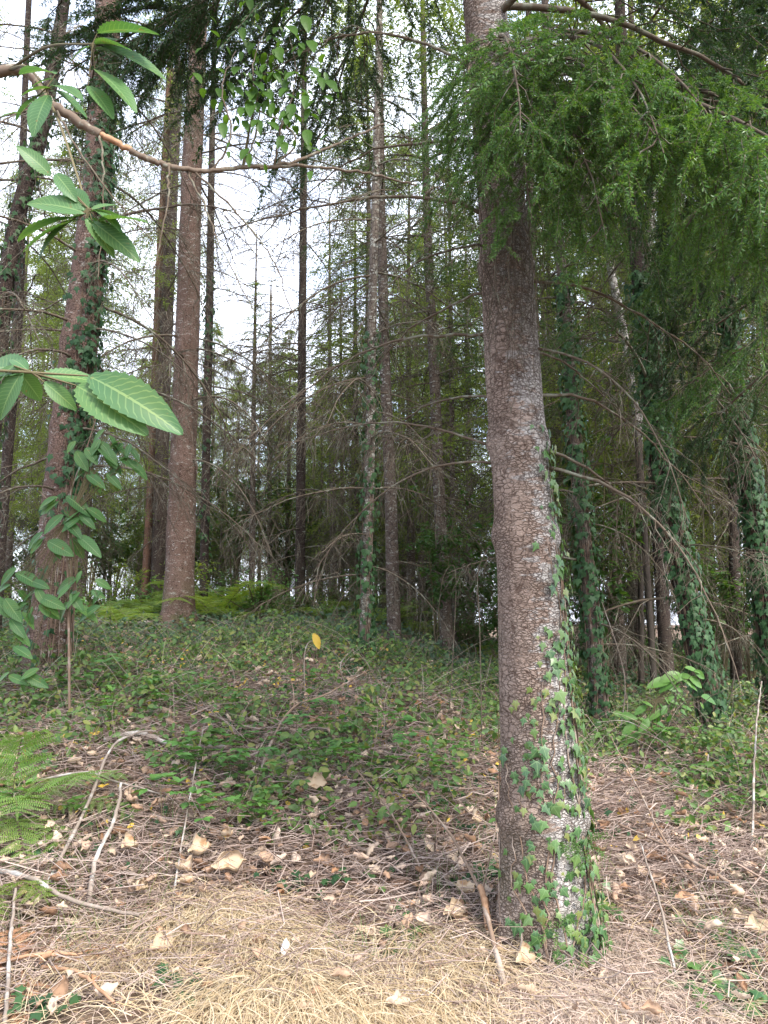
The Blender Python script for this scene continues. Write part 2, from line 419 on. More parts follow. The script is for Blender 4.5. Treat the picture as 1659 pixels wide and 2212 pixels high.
M['oak'] = leaf_mat('backlit_leaf', [(.05, .12, .03), (.07, .16, .035)], .5, .45)
M['stem'] = dry_mat('green_stem', [(.10, .085, .045), (.13, .11, .06)])
M['cone'] = dry_mat('cone_scale', [(.085, .04, .025), (.13, .065, .04), (.17, .09, .055)])
M['white'] = dry_mat('white_scrap', [(.78, .78, .80)])

def ground_mat():
    t = NT('forest_floor')
    co = t.coords()
    a = t.noise(co, 1.3, 6.); b = t.noise(co, 24., 6., .7); c = t.noise(co, 90., 3., .7)
    col = t.mix(t.smooth(a.outputs[0], .4, .62), (.13, .088, .062), (.085, .062, .042))
    col = t.mix(t.smooth(b.outputs[0], .48, .66), col, (.25, .17, .115))
    col = t.mix(t.smooth(c.outputs[0], .55, .7), col, (.05, .035, .025))
    bp = t.n('ShaderNodeBump', {'Strength': .8, 'Distance': .04, 'Height': b.outputs[0]})
    p = t.n('ShaderNodeBsdfPrincipled', {'Base Color': col, 'Roughness': .95, 'Normal': bp.outputs[0]})
    p.inputs['Specular IOR Level'].default_value = .1
    t.t.links.new(p.outputs[0], t.out.inputs[0]); return t.m

# ------------------------------------------------------------------ ground: one sheet to the horizon
gx = np.concatenate([[-420, -250, -150, -90, -60, -45], np.arange(-34, -7, 1.2), np.arange(-7, 7.01, .16), np.arange(8, 35, 1.2), [45, 60, 90, 150, 250, 420]])
gy = np.concatenate([[-300, -120, -50, -20, -8, -3], np.arange(-1, 14, .13), np.arange(14, 36, .6), [38, 42, 46, 52, 60, 70, 90, 130, 200, 300, 420]])
X, Y = np.meshgrid(gx, gy)
g = MB()
ii = np.arange(X.size).reshape(X.shape)
g.add(np.stack([X, Y, h(X, Y)], -1), np.stack([ii[:-1, :-1], ii[:-1, 1:], ii[1:, 1:], ii[1:, :-1]], -1).reshape(-1, 4))
tag(g.build('ground', ground_mat(), smooth=True), 'sloping forest floor of soil and needle litter', 'ground', kind='structure')

# ------------------------------------------------------------------ branch library (shared meshes, origin at the branch foot, along +X)
def branch_curve(L, lift, droop, m, wob=.03):
    t = np.linspace(0, 1, m)
    p = np.stack([L * t * (1 - .06 * t), np.cumsum(rng.normal(0, wob * L / m, m)) * 1.5, L * (lift * t - droop * t * t) + rng.normal(0, wob * .25 * L / m, m).cumsum()], 1)
    p[0] = 0; return p
def secondaries(main, J, lf, t0, droop, m=5, flat=.8):
    """side twigs along a main curve: returns (J,m,3)"""
    L = np.linalg.norm(main[-1] - main[0])
    t = np.sort(U(t0, .98, J)); k = t * (len(main) - 1); i = np.minimum(k.astype(int), len(main) - 2)
    b = main[i] + (main[i + 1] - main[i]) * (k - i)[:, None]
    tg = nrm(main[i + 1] - main[i])
    sg = np.where(np.arange(J) % 2 == 0, 1, -1) * 1.0
    lat = np.stack([-tg[:, 1], tg[:, 0], 0 * t], 1) * sg[:, None]
    d = nrm(tg * U(.35, .8, J)[:, None] + lat * flat + np.stack([0 * t, 0 * t, U(-.45, .25, J)], 1))
    ln = L * lf * (1.05 - .75 * t) * U(.55, 1.2, J)
    s = np.linspace(0, 1, m)[None, :, None]
    P = b[:, None] + d[:, None] * ln[:, None, None] * s
    P[:, :, 2] -= (ln * droop * U(.5, 1.5, J))[:, None] * s[:, :, 0] ** 2
    P[:, 1:] += rng.normal(0, .035, (J, m - 1, 3)) * ln[:, None, None]
    return P
def along(P, K, spread, lnr, droop, m=3):
    """sub twigs along each curve in P (N,n,3): (N*K,m,3)"""
    N, n, _ = P.shape
    t = U(.15, 1, (N, K)); k = t * (n - 1); i = np.minimum(k.astype(int), n - 2)
    r = np.arange(N)[:, None]
    b = P[r, i] + (P[r, i + 1] - P[r, i]) * (k - i)[..., None]
    tg = nrm(P[r, i + 1] - P[r, i])
    rd = nrm(rng.normal(size=(N, K, 3)) * np.array([1, 1, .6]))
    d = nrm(tg * .75 + rd * spread).reshape(-1, 3); b = b.reshape(-1, 3)
    ln = U(*lnr, N * K)
    s = np.linspace(0, 1, m)[None, :, None]
    Q = b[:, None] + d[:, None] * ln[:, None, None] * s
    Q[:, :, 2] -= (ln * droop)[:, None] * s[:, :, 0] ** 2
    return Q
def taper(N, m, r0, r1): return np.broadcast_to(np.linspace(r0, r1, m), (N, m))

DB = []
for i in range(12):
    mb = MB(); L = 1.5
    main = branch_curve(L, U(-.05, .3), U(.25, .7), 12, .05)
    tubes(mb, main[None], taper(1, 12, .013, .004), 5)
    se = secondaries(main, 18, .38, .12, .55)
    tubes(mb, se, taper(len(se), 5, .0042, .0017), 3)
    su = along(se, 5, .8, (.06, .30), .5)
    tubes(mb, su, taper(len(su), 3, .0022, .0012), 3)
    DB.append(mb.mesh('dead_branch', M['dead']))
DBS = []
for i in range(8):
    mb = MB(); L = 1.4
    main = branch_curve(L, U(-.05, .35), U(.3, .75), 16, .13)
    tubes(mb, main[None], taper(1, 16, .010, .0022), 6)
    se = secondaries(main, 11, .32, .2, .5)
    tubes(mb, se, taper(len(se), 5, .0036, .0014), 3)
    su = along(se, 3, .7, (.05, .22), .5)
    tubes(mb, su, taper(len(su), 3, .0018, .001), 3)
    DBS.append(mb.mesh('dead_branch', M['dead']))
def live_branch(L, J, K, shoots, slen, lift, droop, mat, near):
    mb = MB(); nb = MB()
    main = branch_curve(L, lift, droop, 12, .04)
    tubes(mb, main[None], taper(1, 12, .016, .003), 5)
    se = secondaries(main, J, .44, .14, .5, 6)
    tubes(mb, se, taper(J, 6, .0045, .0016), 3)
    su = along(se, K, .75, (slen * .6, slen * 1.15), .22)
    ter = np.stack([se[:, -2], se[:, -1], se[:, -1] * 2 - se[:, -2]], 1)
    su = np.concatenate([su, ter, main[-3:][None]], 0)
    if near: tubes(mb, su, taper(len(su), 3, .0016, .0010), 3)
    d = su[:, -1] - su[:, 0]
    # needles along the twig's bare middle too
    if near:
        mid = np.concatenate([se[:, 2:4], se[:, 3:5], se[:, 4:6]], 0)
        su = np.concatenate([su, np.stack([mid[:, 0], .5 * (mid[:, 0] + mid[:, 1]), mid[:, 1]], 1)], 0); d = su[:, -1] - su[:, 0]
    ln = np.linalg.norm(d, axis=1)
    A = orient(d, np.tile([0, 0, 1.], (len(d), 1)) + .5 * rdir(len(d)))
    sel = rng.integers(0, 4, len(d))
    for q in range(4):
        m_ = sel == q
        AA = A[m_] * np.stack([np.full(m_.sum(), slen), ln[m_], np.full(m_.sum(), slen)], 1)[:, None, :]
        inst(nb, *shoots[q], su[m_, 0], AA)
    return mb.mesh('live_branch', M['dead']), nb.mesh('needles', mat)
LBN = [live_branch(1.6, 24, 5, S_NEAR, .13, U(.05, .25), U(.35, .6), M['needle_near'], True) for i in range(6)]
LBM = [live_branch(1.9, 22, 7, S_MID, .15, U(.1, .35), U(.35, .7), M['needle_mid'], False) for i in range(6)]

LBD = [live_branch(1.6, 24, 5, S_NEAR, .13, U(.05, .25), U(.35, .6), M['needle_shade_tint'], True) for i in range(4)]  # near branches again, in needles coloured as if in shade
def put_branch(root, kind, loc, az, sc, pitch=0.0, name=None):
    """a copy of a library branch as a part of root; loc is local to root"""
    if kind in ('dead', 'bare'):
        lib = DB if kind == 'dead' else DBS
        o = link('dead_branch', lib[rng.integers(len(lib))], root, loc)
    else:
        lib = LBN if kind == 'near' else LBD if kind == 'shade' else LBM
        a, b = lib[rng.integers(len(lib))]
        o = link('live_branch', a, root, loc); link('needles', b, o)
    o.rotation_euler = (U(-.35, .35), -pitch, az); o.scale = (sc,) * 3
    return o

# ------------------------------------------------------------------ trunks
def noise_ang(a, z, seed, amp):
    r = np.random.default_rng(seed); o = 0
    for k in range(5):
        o = o + np.sin(a * r.integers(1, 6) + z * r.uniform(.6, 7) + r.uniform(0, 7)) / 5
    return amp * o
def trunk_mesh(name, pts, rad, mat, origin, sides=20, rings=60, seed=0, amp=.06, flare=0.0, whorls=()):
    pts = np.asarray(pts, float); rad = np.asarray(rad, float)
    z = np.linspace(pts[0, 2], pts[-1, 2], rings)
    C = np.stack([np.interp(z, pts[:, 2], pts[:, 0]), np.interp(z, pts[:, 2], pts[:, 1]), z], 1)
    for _ in range(2): C[1:-1, :2] = .25 * C[:-2, :2] + .5 * C[1:-1, :2] + .25 * C[2:, :2]
    R = np.interp(z, pts[:, 2], rad)
    hz = z - z[0]
    a = np.arange(sides) * 2 * math.pi / sides
    RR = R[:, None] * (1 + noise_ang(a[None], z[:, None], seed, amp) + flare * np.exp(-hz / .28)[:, None] * (1 + .5 * np.sin(5 * a + seed))[None])
    for wz in whorls: RR = RR * (1 + .15 * np.exp(-((z - wz) / .06) ** 2))[:, None]
    V = C[:, None] + RR[..., None] * np.stack([np.cos(a), np.sin(a), 0 * a], 1)[None]
    mb = MB(); ii = np.arange(rings * sides).reshape(rings, sides); nx = np.roll(ii, -1, 1)
    mb.add(V.reshape(-1, 3), np.stack([ii[:-1], nx[:-1], nx[1:], ii[1:]], -1).reshape(-1, 4))
    return mb.mesh(name, mat, origin, True), C, R
class Tree: pass
def named_tree(name, label, px, mat, Y=None, height=15., group=None, flare=.25, sides=18, rings=70, amp=.06, base=True, whorls=(), extra_r=1.0):
    bx, by, bw = px[0]
    if Y is None: Y = ground_at(bx, by)[1]
    P = []; R = []
    for (x, y, wd) in px:
        P.append(at(x, y, Y)); R.append(.5 * wd * ppm(x, y, Y) * extra_r)
    P = np.array(P); R = np.array(R)
    gz = float(h(P[0, 0], P[0, 1]))
    if P[0, 2] > gz:      # carry the trunk on down to the ground
        k = (P[0, 2] - gz) / max(.3, P[1, 2] - P[0, 2])
        b = P[0] - (P[1] - P[0]) * k; b[2] = gz
        P = np.vstack([b, P]); R = np.concatenate([[R[0] * 1.03], R])
    P = np.vstack([P[0] - [0, 0, .15], P]); R = np.concatenate([[R[0] * 1.02], R])
    top = P[-1]; d = (P[-1] - P[-3]) / (P[-1] - P[-3])[2]
    up = max(.5, gz + height - top[2])
    P = np.vstack([P, top + d * np.array([.3, .3, 1]) * up]); R = np.concatenate([R, [.012]])
    org = np.array([P[0, 0], P[0, 1], gz])
    root = thing(name, label, 'tree', org, group)
    me, C, RR = trunk_mesh('trunk', P, R, mat, org, sides, rings, rng.integers(999), amp, flare, whorls)
    link('trunk', me, root)
    t = Tree(); t.root = root; t.C = C; t.R = RR; t.org = org; t.Y = Y; t.gz = gz
    return t
def tz(t, z):
    return np.array([np.interp(z, t.C[:, 2], t.C[:, 0]), np.interp(z, t.C[:, 2], t.C[:, 1]), z]), float(np.interp(z, t.C[:, 2], t.R))
def dead_on(t, z0, z1, n, sc=(.5, 1.2), az=None, pitch=(-.25, .15)):
    zs = np.sort(U(z0, z1, n)) + t.gz
    a0 = U(0, 6.28)
    for i, z in enumerate(zs):
        p, r = tz(t, z)
        a = a0 + i * 2.4 + U(-.4, .4) if az is None else U(*az)
        put_branch(t.root, 'dead', p - t.org + r * .7 * np.array([math.cos(a), math.sin(a), 0]), a, U(*sc), U(*pitch))
def live_on(t, z0, z1, n, kind='mid', sc=(.8, 1.3), az=None, pitch=(-.2, .15)):
    zs = np.sort(U(z0, z1, n)) + t.gz
    a0 = U(0, 6.28)
    for i, z in enumerate(zs):
        p, r = tz(t, z)
        a = a0 + i * 2.4 + U(-.4, .4) if az is None else U(*az)
        put_branch(t.root, kind, p - t.org + r * .7 * np.array([math.cos(a), math.sin(a), 0]), a, U(*sc), U(*pitch))

# ------------------------------------------------------------------ far crown meshes (origin at the tree's foot)
def crown_mesh(z0, z1, rad, nb, K, shoots=S_FAR, slen=.28, mat=None, nm='crown'):
    mb = MB()
    z = z0 + (z1 - z0) * U(0, 1, nb) ** 1.15
    a = U(0, 6.28, nb)
    f = (z - z0) / (z1 - z0)
    L = rad * (1.02 - f) ** .75 * U(.6, 1.15, nb) * np.where(f < .15, U(.5, 1, nb), 1)
    t = U(.18, 1, (nb, K))
    lat = rng.normal(0, .17, (nb, K)) * (L[:, None] + .3)
    o = np.stack([np.cos(a), np.sin(a)], 1); s = np.stack([-o[:, 1], o[:, 0]], 1)
    xy = o[:, None] * (L[:, None] * t)[..., None] + s[:, None] * lat[..., None]
    zz = z[:, None] + L[:, None] * (.18 * t - .5 * t * t) - .6 * np.abs(lat) * U(.3, 1.2, (nb, K))
    pos = np.concatenate([xy, zz[..., None]], -1).reshape(-1, 3)
    d = np.concatenate([o[:, None] * .8 + s[:, None] * np.sign(lat)[..., None] * .6, np.full((nb, K, 1), -.55)], -1).reshape(-1, 3) + rng.normal(0, .3, (nb * K, 3))
    A = orient(d, np.tile([0, 0, 1.], (len(d), 1)) + .3 * rdir(len(d))) * slen
    sel = rng.integers(0, 4, len(pos))
    for q in range(4):
        m_ = sel == q; inst(mb, *shoots[q], pos[m_], A[m_] * U(.7, 1.2, m_.sum())[:, None, None])
    # bough wood
    tt = np.linspace(0, 1, 5)[None]
    P = np.concatenate([o[:, None] * (L[:, None] * tt)[..., None], (z[:, None] + L[:, None] * (.18 * tt - .5 * tt * tt))[..., None]], -1)
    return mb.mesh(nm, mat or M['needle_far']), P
def far_dead_mesh(z0, z1, n, rad, P0):
    mb = MB(); tubes(mb, P0, taper(len(P0), 5, .014, .005), 3)
    Ps = []
    for i in range(n):
        L = rad * U(.5, 1.15); a = U(0, 6.28)
        main = branch_curve(L, U(-.1, .3), U(.25, .8), 7, .05)
        se = secondaries(main, 10, .42, .15, .5, 4)
        c, s = math.cos(a), math.sin(a); Rm = np.array([[c, -s, 0], [s, c, 0], [0, 0, 1]])
        off = np.array([0, 0, U(z0, z1)])
        tubes(mb, (main @ Rm.T + off)[None], taper(1, 7, .013, .004), 3)
        tubes(mb, se @ Rm.T + off, taper(len(se), 4, .006, .003), 3)
        su = along(se, 4, .7, (.08, .3), .5)
        tubes(mb, su @ Rm.T + off, taper(len(su), 3, .0035, .002), 3)
    return mb.mesh('dead_twigs', M['dead_far'])
FAR = []
for i in range(6):
    H = 16.
    zc = [5.0, 6.0, 4.2, 5.5, 6.5, 3.6][i]
    tr, _, _ = trunk_mesh('trunk', [(0, 0, -.2), (U(-.1, .1), U(-.1, .1), 4), (U(-.2, .2), U(-.2, .2), 9), (0, 0, H)], [.14, .115, .08, .01], M['bark_far'], (0, 0, 0), 10, 24, i, .06, .2)
    cr, P = crown_mesh(zc * .7, H, 3.1, 135, 44)
    FAR.append((tr, far_dead_mesh(.8, zc + 2.0, 46, 1.6, P), cr))
CROWN_TOP = [crown_mesh(0, 8, 2.0, 60, 26)[0] for i in range(2)]
def crown_on(t, z, sc=1.0):
    p, r = tz(t, t.gz + z)
    o = link('crown', CROWN_TOP[rng.integers(2)], t.root, tuple(p - t.org)); o.scale = (sc,) * 3; o.rotation_euler[2] = U(0, 6.28)

# ------------------------------------------------------------------ climbing ivy
def ivy_on(t, label, z0, z1, n, size=(.05, .085), az=None, mat=None, off=(.005, .06), group=None, taperup=.5, dens=None):
    z = t.gz + z0 + (z1 - z0) * U(0, 1, n) ** (1 + taperup)
    a = U(0, 6.28, n) if az is None else rng.normal(az[0], az[1], n)
    C = np.stack([np.interp(z, t.C[:, 2], t.C[:, 0]), np.interp(z, t.C[:, 2], t.C[:, 1]), z], 1)
    R = np.interp(z, t.C[:, 2], t.R) * (1 + .2 * np.exp(-(z - t.gz) / .28))
    nr = np.stack([np.cos(a), np.sin(a), 0 * a], 1); tg = np.stack([-nr[:, 1], nr[:, 0], 0 * a], 1)
    pos = C + nr * (R + U(*off, n))[:, None]
    d = np.tile([0, 0, -1.], (n, 1)) + tg * rng.normal(0, .55, n)[:, None] + nr * U(-.05, .5, n)[:, None]
    up = nr + .35 * rdir(n)
    A = orient(d, up) * ((size[0] + (size[1] - size[0]) * U(0, 1, n) ** 1.7)[:, None] * np.stack([U(.75, 1.1, n), U(.9, 1.2, n), np.ones(n)], 1))[:, None, :]
    org = C[np.argmin(z)].copy(); org[2] = t.gz
    root = thing('climbing_ivy', label, 'ivy', org, group)
    mb = MB(); inst(mb, *IV, pos, A, IVUV); mb.build('foliage', mat or M['ivy_dk'], root, org)
    ns = max(3, n // 90); sm = MB(); P = []
    for i in range(ns):
        zz = np.linspace(t.gz, t.gz + z0 + (z1 - z0) * U(.5, 1), 24)
        aa = (U(0, 6.28) if az is None else rng.normal(az[0], az[1])) + np.cumsum(rng.normal(0, .07, 24))
        c = np.stack([np.interp(zz, t.C[:, 2], t.C[:, 0]), np.interp(zz, t.C[:, 2], t.C[:, 1]), zz], 1)
        r = np.interp(zz, t.C[:, 2], t.R) * (1 + .2 * np.exp(-(zz - t.gz) / .28)) + .006
        P.append(c + np.stack([np.cos(aa), np.sin(aa), 0 * aa], 1) * r[:, None])
    tubes(sm, np.array(P), taper(ns, 24, .005, .002), 4)
    sm.build('stem', M['stick_brown'], root, org)
    return root

# ================================================================== THE TREES
R_ = math.radians
FACE = -math.pi / 2            # the side of a trunk that looks towards the camera
# ---- the big fir in front
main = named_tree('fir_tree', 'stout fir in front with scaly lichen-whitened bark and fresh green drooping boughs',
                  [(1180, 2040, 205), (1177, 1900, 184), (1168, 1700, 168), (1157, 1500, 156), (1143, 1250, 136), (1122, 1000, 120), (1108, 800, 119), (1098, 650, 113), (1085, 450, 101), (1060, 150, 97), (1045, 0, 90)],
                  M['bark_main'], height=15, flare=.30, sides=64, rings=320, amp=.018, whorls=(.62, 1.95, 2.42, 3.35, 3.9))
T = main
for (dx, dy, az, L, pit) in [(1070, 965, 165, .8, .25), (1075, 1000, 175, .75, -.1), (1045, 718, 172, .9, .1), (1180, 1010, -18, .95, -.5), (1175, 745, 35, .8, -.15), (1180, 760, -30, .8, -.5), (1185, 960, 20, .9, -.35),
                             (1035, 460, 170, 1.1, .25), (1040, 300, 150, 1.0, .1), (1020, 140, 160, 1.0, .45), (1100, 130, 20, 1.1, .35), (1110, 160, 5, 1.3, .0), (1110, 210, -20, .9, -.2), (1030, 620, 140, .8, -.3), (1090, 470, -80, .55, -.9), (1080, 480, -110, .6, -1.0), (1070, 470, -95, .55, -1.1),
                             (1040, 850, 130, .8, .0), (1190, 850, 30, 1.0, .0), (1030, 540, -160, .7, -.5), (1160, 600, 15, 1.0, -.2)]:
    p = at(dx, dy, T.Y); c, r = tz(T, p[2]); a = R_(az)
    put_branch(T.root, 'bare', c - T.org + r * .85 * np.array([math.cos(a), math.sin(a), 0]), a, L, pit)
for (hz, az, sc, pit) in [(4.45, -60, 1.0, -.5), (4.42, -80, .75, -.6), (4.45, -92, .85, -.52), (4.38, -70, .95, -.55), (4.5, -50, 1.0, -.42), (4.45, -110, .6, -.6), (4.3, -88, .8, -.72), (4.25, -66, .85, -.68), (4.3, -100, .6, -.8), (4.35, -42, 1.05, -.45), (4.3, -62, .7, -.75), (4.25, -22, 1.1, -.1), (4.4, -28, 1.1, -.35), (4.0, -8, 1.1, .05), (4.1, -48, 1.1, -.15),
                          (4.7, -45, 1.3, .1), (4.8, 5, 1.3, .1), (5.05, 178, 1.2, .3), (5.2, 160, 1.4, .3), (5.3, -165, 1.4, .3), (5.4, 140, 1.3, .3), (5.5, 185, 1.5, .3), (5.6, 200, 1.5, .3), (5.6, 172, 1.4, .35), (5.8, 150, 1.4, .35),
                          (5.3, -25, 1.4, .1), (5.5, -60, 1.4, .15), (5.2, 30, 1.4, .1), (5.9, 165, 1.5, .25), (5.9, 120, 1.4, .25), (6.1, 15, 1.5, .1), (6.2, -150, 1.5, .25), (6.3, -40, 1.5, .1)]:
    a = R_(az); p, r = tz(T, T.gz + hz)
    put_branch(T.root, 'shade' if hz > 4.65 or abs(az) < 10 else 'near', p - T.org + r * .8 * np.array([math.cos(a), math.sin(a), 0]), a, sc, pit)  # upper and sideways boughs get the copy with shade in its colour
live_on(T, 6.4, 9, 14, 'mid', (.8, 1.1)); crown_on(T, 8.5)
tb = MB(); Pq = []
for i in range(95):
    dx = U(1035, 1112); dy = U(430, 640); p = at(dx, dy, T.Y); c, r = tz(T, p[2]); a = U(-2.6, -.5); o = np.array([math.cos(a), math.sin(a), 0]); L = U(.2, .75)
    e = c + o * (r + U(.02, .12)); k_ = rng.normal(0, .07, 2)
    Pq.append(crv([e, e + [k_[0], -.02, -L * .5], e + [k_[0] + k_[1], U(-.06, .05), -L]], 8))
tubes(tb, np.array(Pq), taper(len(Pq), 8, .0016, .0009), 3); tag(tb.build('hanging_twigs', M['dead'], T.root, T.org), kind='stuff')
# sprouts of young needles low on its trunk
def sprout(dx, dy, az, n, sl):
    p = at(dx, dy, T.Y); c, r = tz(T, p[2]); nb = MB(); a = R_(az)
    o = np.array([math.cos(a), math.sin(a), 0])
    b = c + o * (r + .005)
    for k in range(n):
        d = nrm(o * .7 + np.array([U(-.7, .7), U(-.2, .2), U(-1.2, .5)]))[None]
        inst(nb, *S_NEAR[k % 4], b[None], orient(d, np.array([[0, -1, .3]])) * np.array([sl * .8, sl, sl * .8])[None, None, :])
    nb.build('green_sprout', M['needle_near'], T.root, T.org)
for q in [(1118, 1790, -80, 4, .10), (1150, 1780, -60, 3, .09), (1228, 1800, -30, 5, .11), (1120, 1935, -95, 4, .14), (1125, 1990, -95, 4, .13), (1205, 1815, -50, 3, .08)]: sprout(*q)
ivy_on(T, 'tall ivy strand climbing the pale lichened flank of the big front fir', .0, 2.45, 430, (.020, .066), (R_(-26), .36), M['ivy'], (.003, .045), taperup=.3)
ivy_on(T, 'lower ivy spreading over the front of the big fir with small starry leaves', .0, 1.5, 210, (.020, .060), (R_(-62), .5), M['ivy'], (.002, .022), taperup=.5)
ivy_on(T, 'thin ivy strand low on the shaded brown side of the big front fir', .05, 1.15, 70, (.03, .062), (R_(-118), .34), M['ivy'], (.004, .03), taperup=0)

# ---- the other trees that can be told apart, seen from the photo
t2 = named_tree('fir_tree', 'thick leaning fir with reddish bark and ivy behind the chestnut leaves',
                [(100, 1455, 98), (112, 1330, 88), (124, 1200, 82), (150, 900, 74), (178, 700, 72), (210, 400, 60), (235, 0, 54)], M['bark_red'], height=16, sides=28, rings=110, flare=.18, whorls=(1, 2.2, 3.3, 4.2))
dead_on(t2, 1.2, 6.5, 34, (.6, 1.3)); live_on(t2, 6.8, 9, 5); crown_on(t2, 8.5)
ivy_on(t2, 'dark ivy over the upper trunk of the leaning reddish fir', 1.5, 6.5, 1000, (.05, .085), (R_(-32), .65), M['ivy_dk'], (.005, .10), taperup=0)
ivy_on(t2, 'sparse ivy round the foot of the leaning reddish fir', 0, 1.2, 70, (.05, .08), (R_(-100), .7), M['ivy_dk'])
t3 = named_tree('fir_tree', 'straight reddish fir with a bare clean trunk and a mossy foot',
                [(383, 1365, 74), (388, 1250, 62), (396, 1000, 56), (405, 700, 50), (413, 400, 44), (428, 100, 36)], M['bark_red'], height=17, sides=28, rings=110, flare=.15, whorls=(1.4, 2.6, 3.6, 4.8))
dead_on(t3, 1.6, 8, 38, (.6, 1.5)); live_on(t3, 7.6, 10.5, 6); crown_on(t3, 10)
t4 = named_tree('fir_tree', 'slim orange-brown fir just beside the bare reddish trunk', [(313, 1310, 20), (330, 1000, 20), (344, 600, 18), (368, 150, 15)], M['bark_orange'])
dead_on(t4, 1, 7, 18, (.5, 1.1)); crown_on(t4, 8)
t5 = named_tree('fir_tree', 'dark slim fir squeezed between the orange-brown and the bare reddish trunks', [(342, 1255, 31), (352, 900, 28), (366, 550, 26), (385, 150, 20)], M['bark_dark'])
dead_on(t5, 1.5, 8, 20, (.6, 1.2)); crown_on(t5, 9)
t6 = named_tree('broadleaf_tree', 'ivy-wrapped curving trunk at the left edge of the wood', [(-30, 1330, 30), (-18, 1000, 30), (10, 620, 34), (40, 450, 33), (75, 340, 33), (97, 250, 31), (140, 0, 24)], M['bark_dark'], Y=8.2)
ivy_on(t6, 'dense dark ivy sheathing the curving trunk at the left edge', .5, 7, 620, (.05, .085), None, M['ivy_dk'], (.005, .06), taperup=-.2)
dead_on(t6, 3, 7.5, 12, (.7, 1.3))
t6b = named_tree('broadleaf_tree', 'thin dark bare trunk crossing in front of the ivy-wrapped curving trunk', [(2, 1190, 20), (15, 993, 22), (32, 793, 23), (40, 650, 21), (46, 500, 18), (50, 300, 14), (62, 0, 12)], M['bark_dark'], Y=9.5)
dead_on(t6b, 3, 8, 16, (.6, 1.2))
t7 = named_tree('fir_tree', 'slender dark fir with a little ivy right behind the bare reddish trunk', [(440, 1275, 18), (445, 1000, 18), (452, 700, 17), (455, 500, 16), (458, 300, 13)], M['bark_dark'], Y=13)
dead_on(t7, 1.5, 9, 24, (.7, 1.3)); crown_on(t7, 11)
ivy_on(t7, 'patchy ivy on the slender dark fir behind the bare reddish trunk', 1.0, 6, 220, (.06, .1), None, M['ivy_dk'], taperup=-.2)
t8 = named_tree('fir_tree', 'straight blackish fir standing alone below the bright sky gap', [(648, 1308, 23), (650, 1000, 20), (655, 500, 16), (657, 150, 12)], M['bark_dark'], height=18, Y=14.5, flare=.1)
dead_on(t8, .9, 9.5, 56, (.7, 1.35)); crown_on(t8, 11.5)
t9 = named_tree('fir_tree', 'slim pale-barked fir with ivy to mid height in the centre of the wood', [(775, 1510, 24), (788, 1400, 24), (799, 1000, 21), (803, 700, 20), (812, 400, 17), (820, 0, 13)], M['bark_pale'], Y=8.2)
dead_on(t9, .8, 6.5, 26, (.6, 1.2)); crown_on(t9, 8, .8)
ivy_on(t9, 'ivy over the lower half of the slim pale-barked fir', 0, 3.6, 620, (.045, .075), None, M['ivy_dk'], (.005, .09), taperup=.1)
t10 = named_tree('fir_tree', 'brownish slim fir standing close behind the slim pale-barked one', [(852, 1400, 30), (845, 1100, 27), (832, 800, 23), (824, 500, 20), (821, 200, 15)], M['bark_far'], Y=10.5)
dead_on(t10, .8, 8, 20, (.6, 1.3)); live_on(t10, 4.8, 8, 10, 'mid', (.6, 1.)); crown_on(t10, 8.5)
t11 = named_tree('fir_tree', 'brown fir seen between the pale slim fir and the big front trunk', [(965, 1375, 28), (950, 1100, 26), (938, 800, 23), (925, 550, 19), (918, 300, 15)], M['bark_far'], Y=11.5)
dead_on(t11, .8, 8, 22, (.6, 1.3)); live_on(t11, 4.5, 9, 16, 'mid', (.7, 1.1)); crown_on(t11, 9)
t14 = named_tree('fir_tree', 'slim ivy-clad fir right beside the big front trunk', [(1300, 1600, 36), (1290, 1443, 32), (1270, 1243, 30), (1245, 1000, 27), (1225, 700, 23), (1195, 400, 19)], M['bark_far'], Y=7.6)
dead_on(t14, .8, 6, 14, (.6, 1.2)); live_on(t14, 3.8, 7.5, 14, 'mid', (.7, 1.1)); crown_on(t14, 7.5)
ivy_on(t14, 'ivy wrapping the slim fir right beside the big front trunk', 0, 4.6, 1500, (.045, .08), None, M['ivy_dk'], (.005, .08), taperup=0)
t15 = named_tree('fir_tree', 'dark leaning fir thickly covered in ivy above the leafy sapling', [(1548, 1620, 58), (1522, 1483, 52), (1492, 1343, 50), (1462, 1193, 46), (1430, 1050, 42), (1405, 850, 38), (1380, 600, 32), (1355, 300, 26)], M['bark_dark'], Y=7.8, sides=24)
dead_on(t15, .8, 6, 14, (.6, 1.3)); live_on(t15, 3.4, 7.5, 18, 'mid', (.8, 1.2)); crown_on(t15, 7.5)
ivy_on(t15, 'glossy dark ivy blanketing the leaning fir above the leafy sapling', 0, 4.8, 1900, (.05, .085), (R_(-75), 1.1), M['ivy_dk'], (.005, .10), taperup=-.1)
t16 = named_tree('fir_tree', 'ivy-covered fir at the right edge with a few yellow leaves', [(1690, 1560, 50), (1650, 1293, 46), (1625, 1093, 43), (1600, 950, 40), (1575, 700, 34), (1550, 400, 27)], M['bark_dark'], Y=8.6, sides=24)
dead_on(t16, .8, 6, 14, (.6, 1.3)); live_on(t16, 3.6, 8, 18, 'mid', (.8, 1.2)); crown_on(t16, 8)
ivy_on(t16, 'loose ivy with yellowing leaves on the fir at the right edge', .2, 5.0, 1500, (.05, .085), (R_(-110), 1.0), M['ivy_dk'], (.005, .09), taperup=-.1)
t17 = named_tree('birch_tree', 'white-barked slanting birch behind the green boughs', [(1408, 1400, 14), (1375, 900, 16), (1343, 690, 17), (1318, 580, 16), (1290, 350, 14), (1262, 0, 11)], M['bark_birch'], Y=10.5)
dead_on(t17, 3, 8, 8, (.5, 1.))
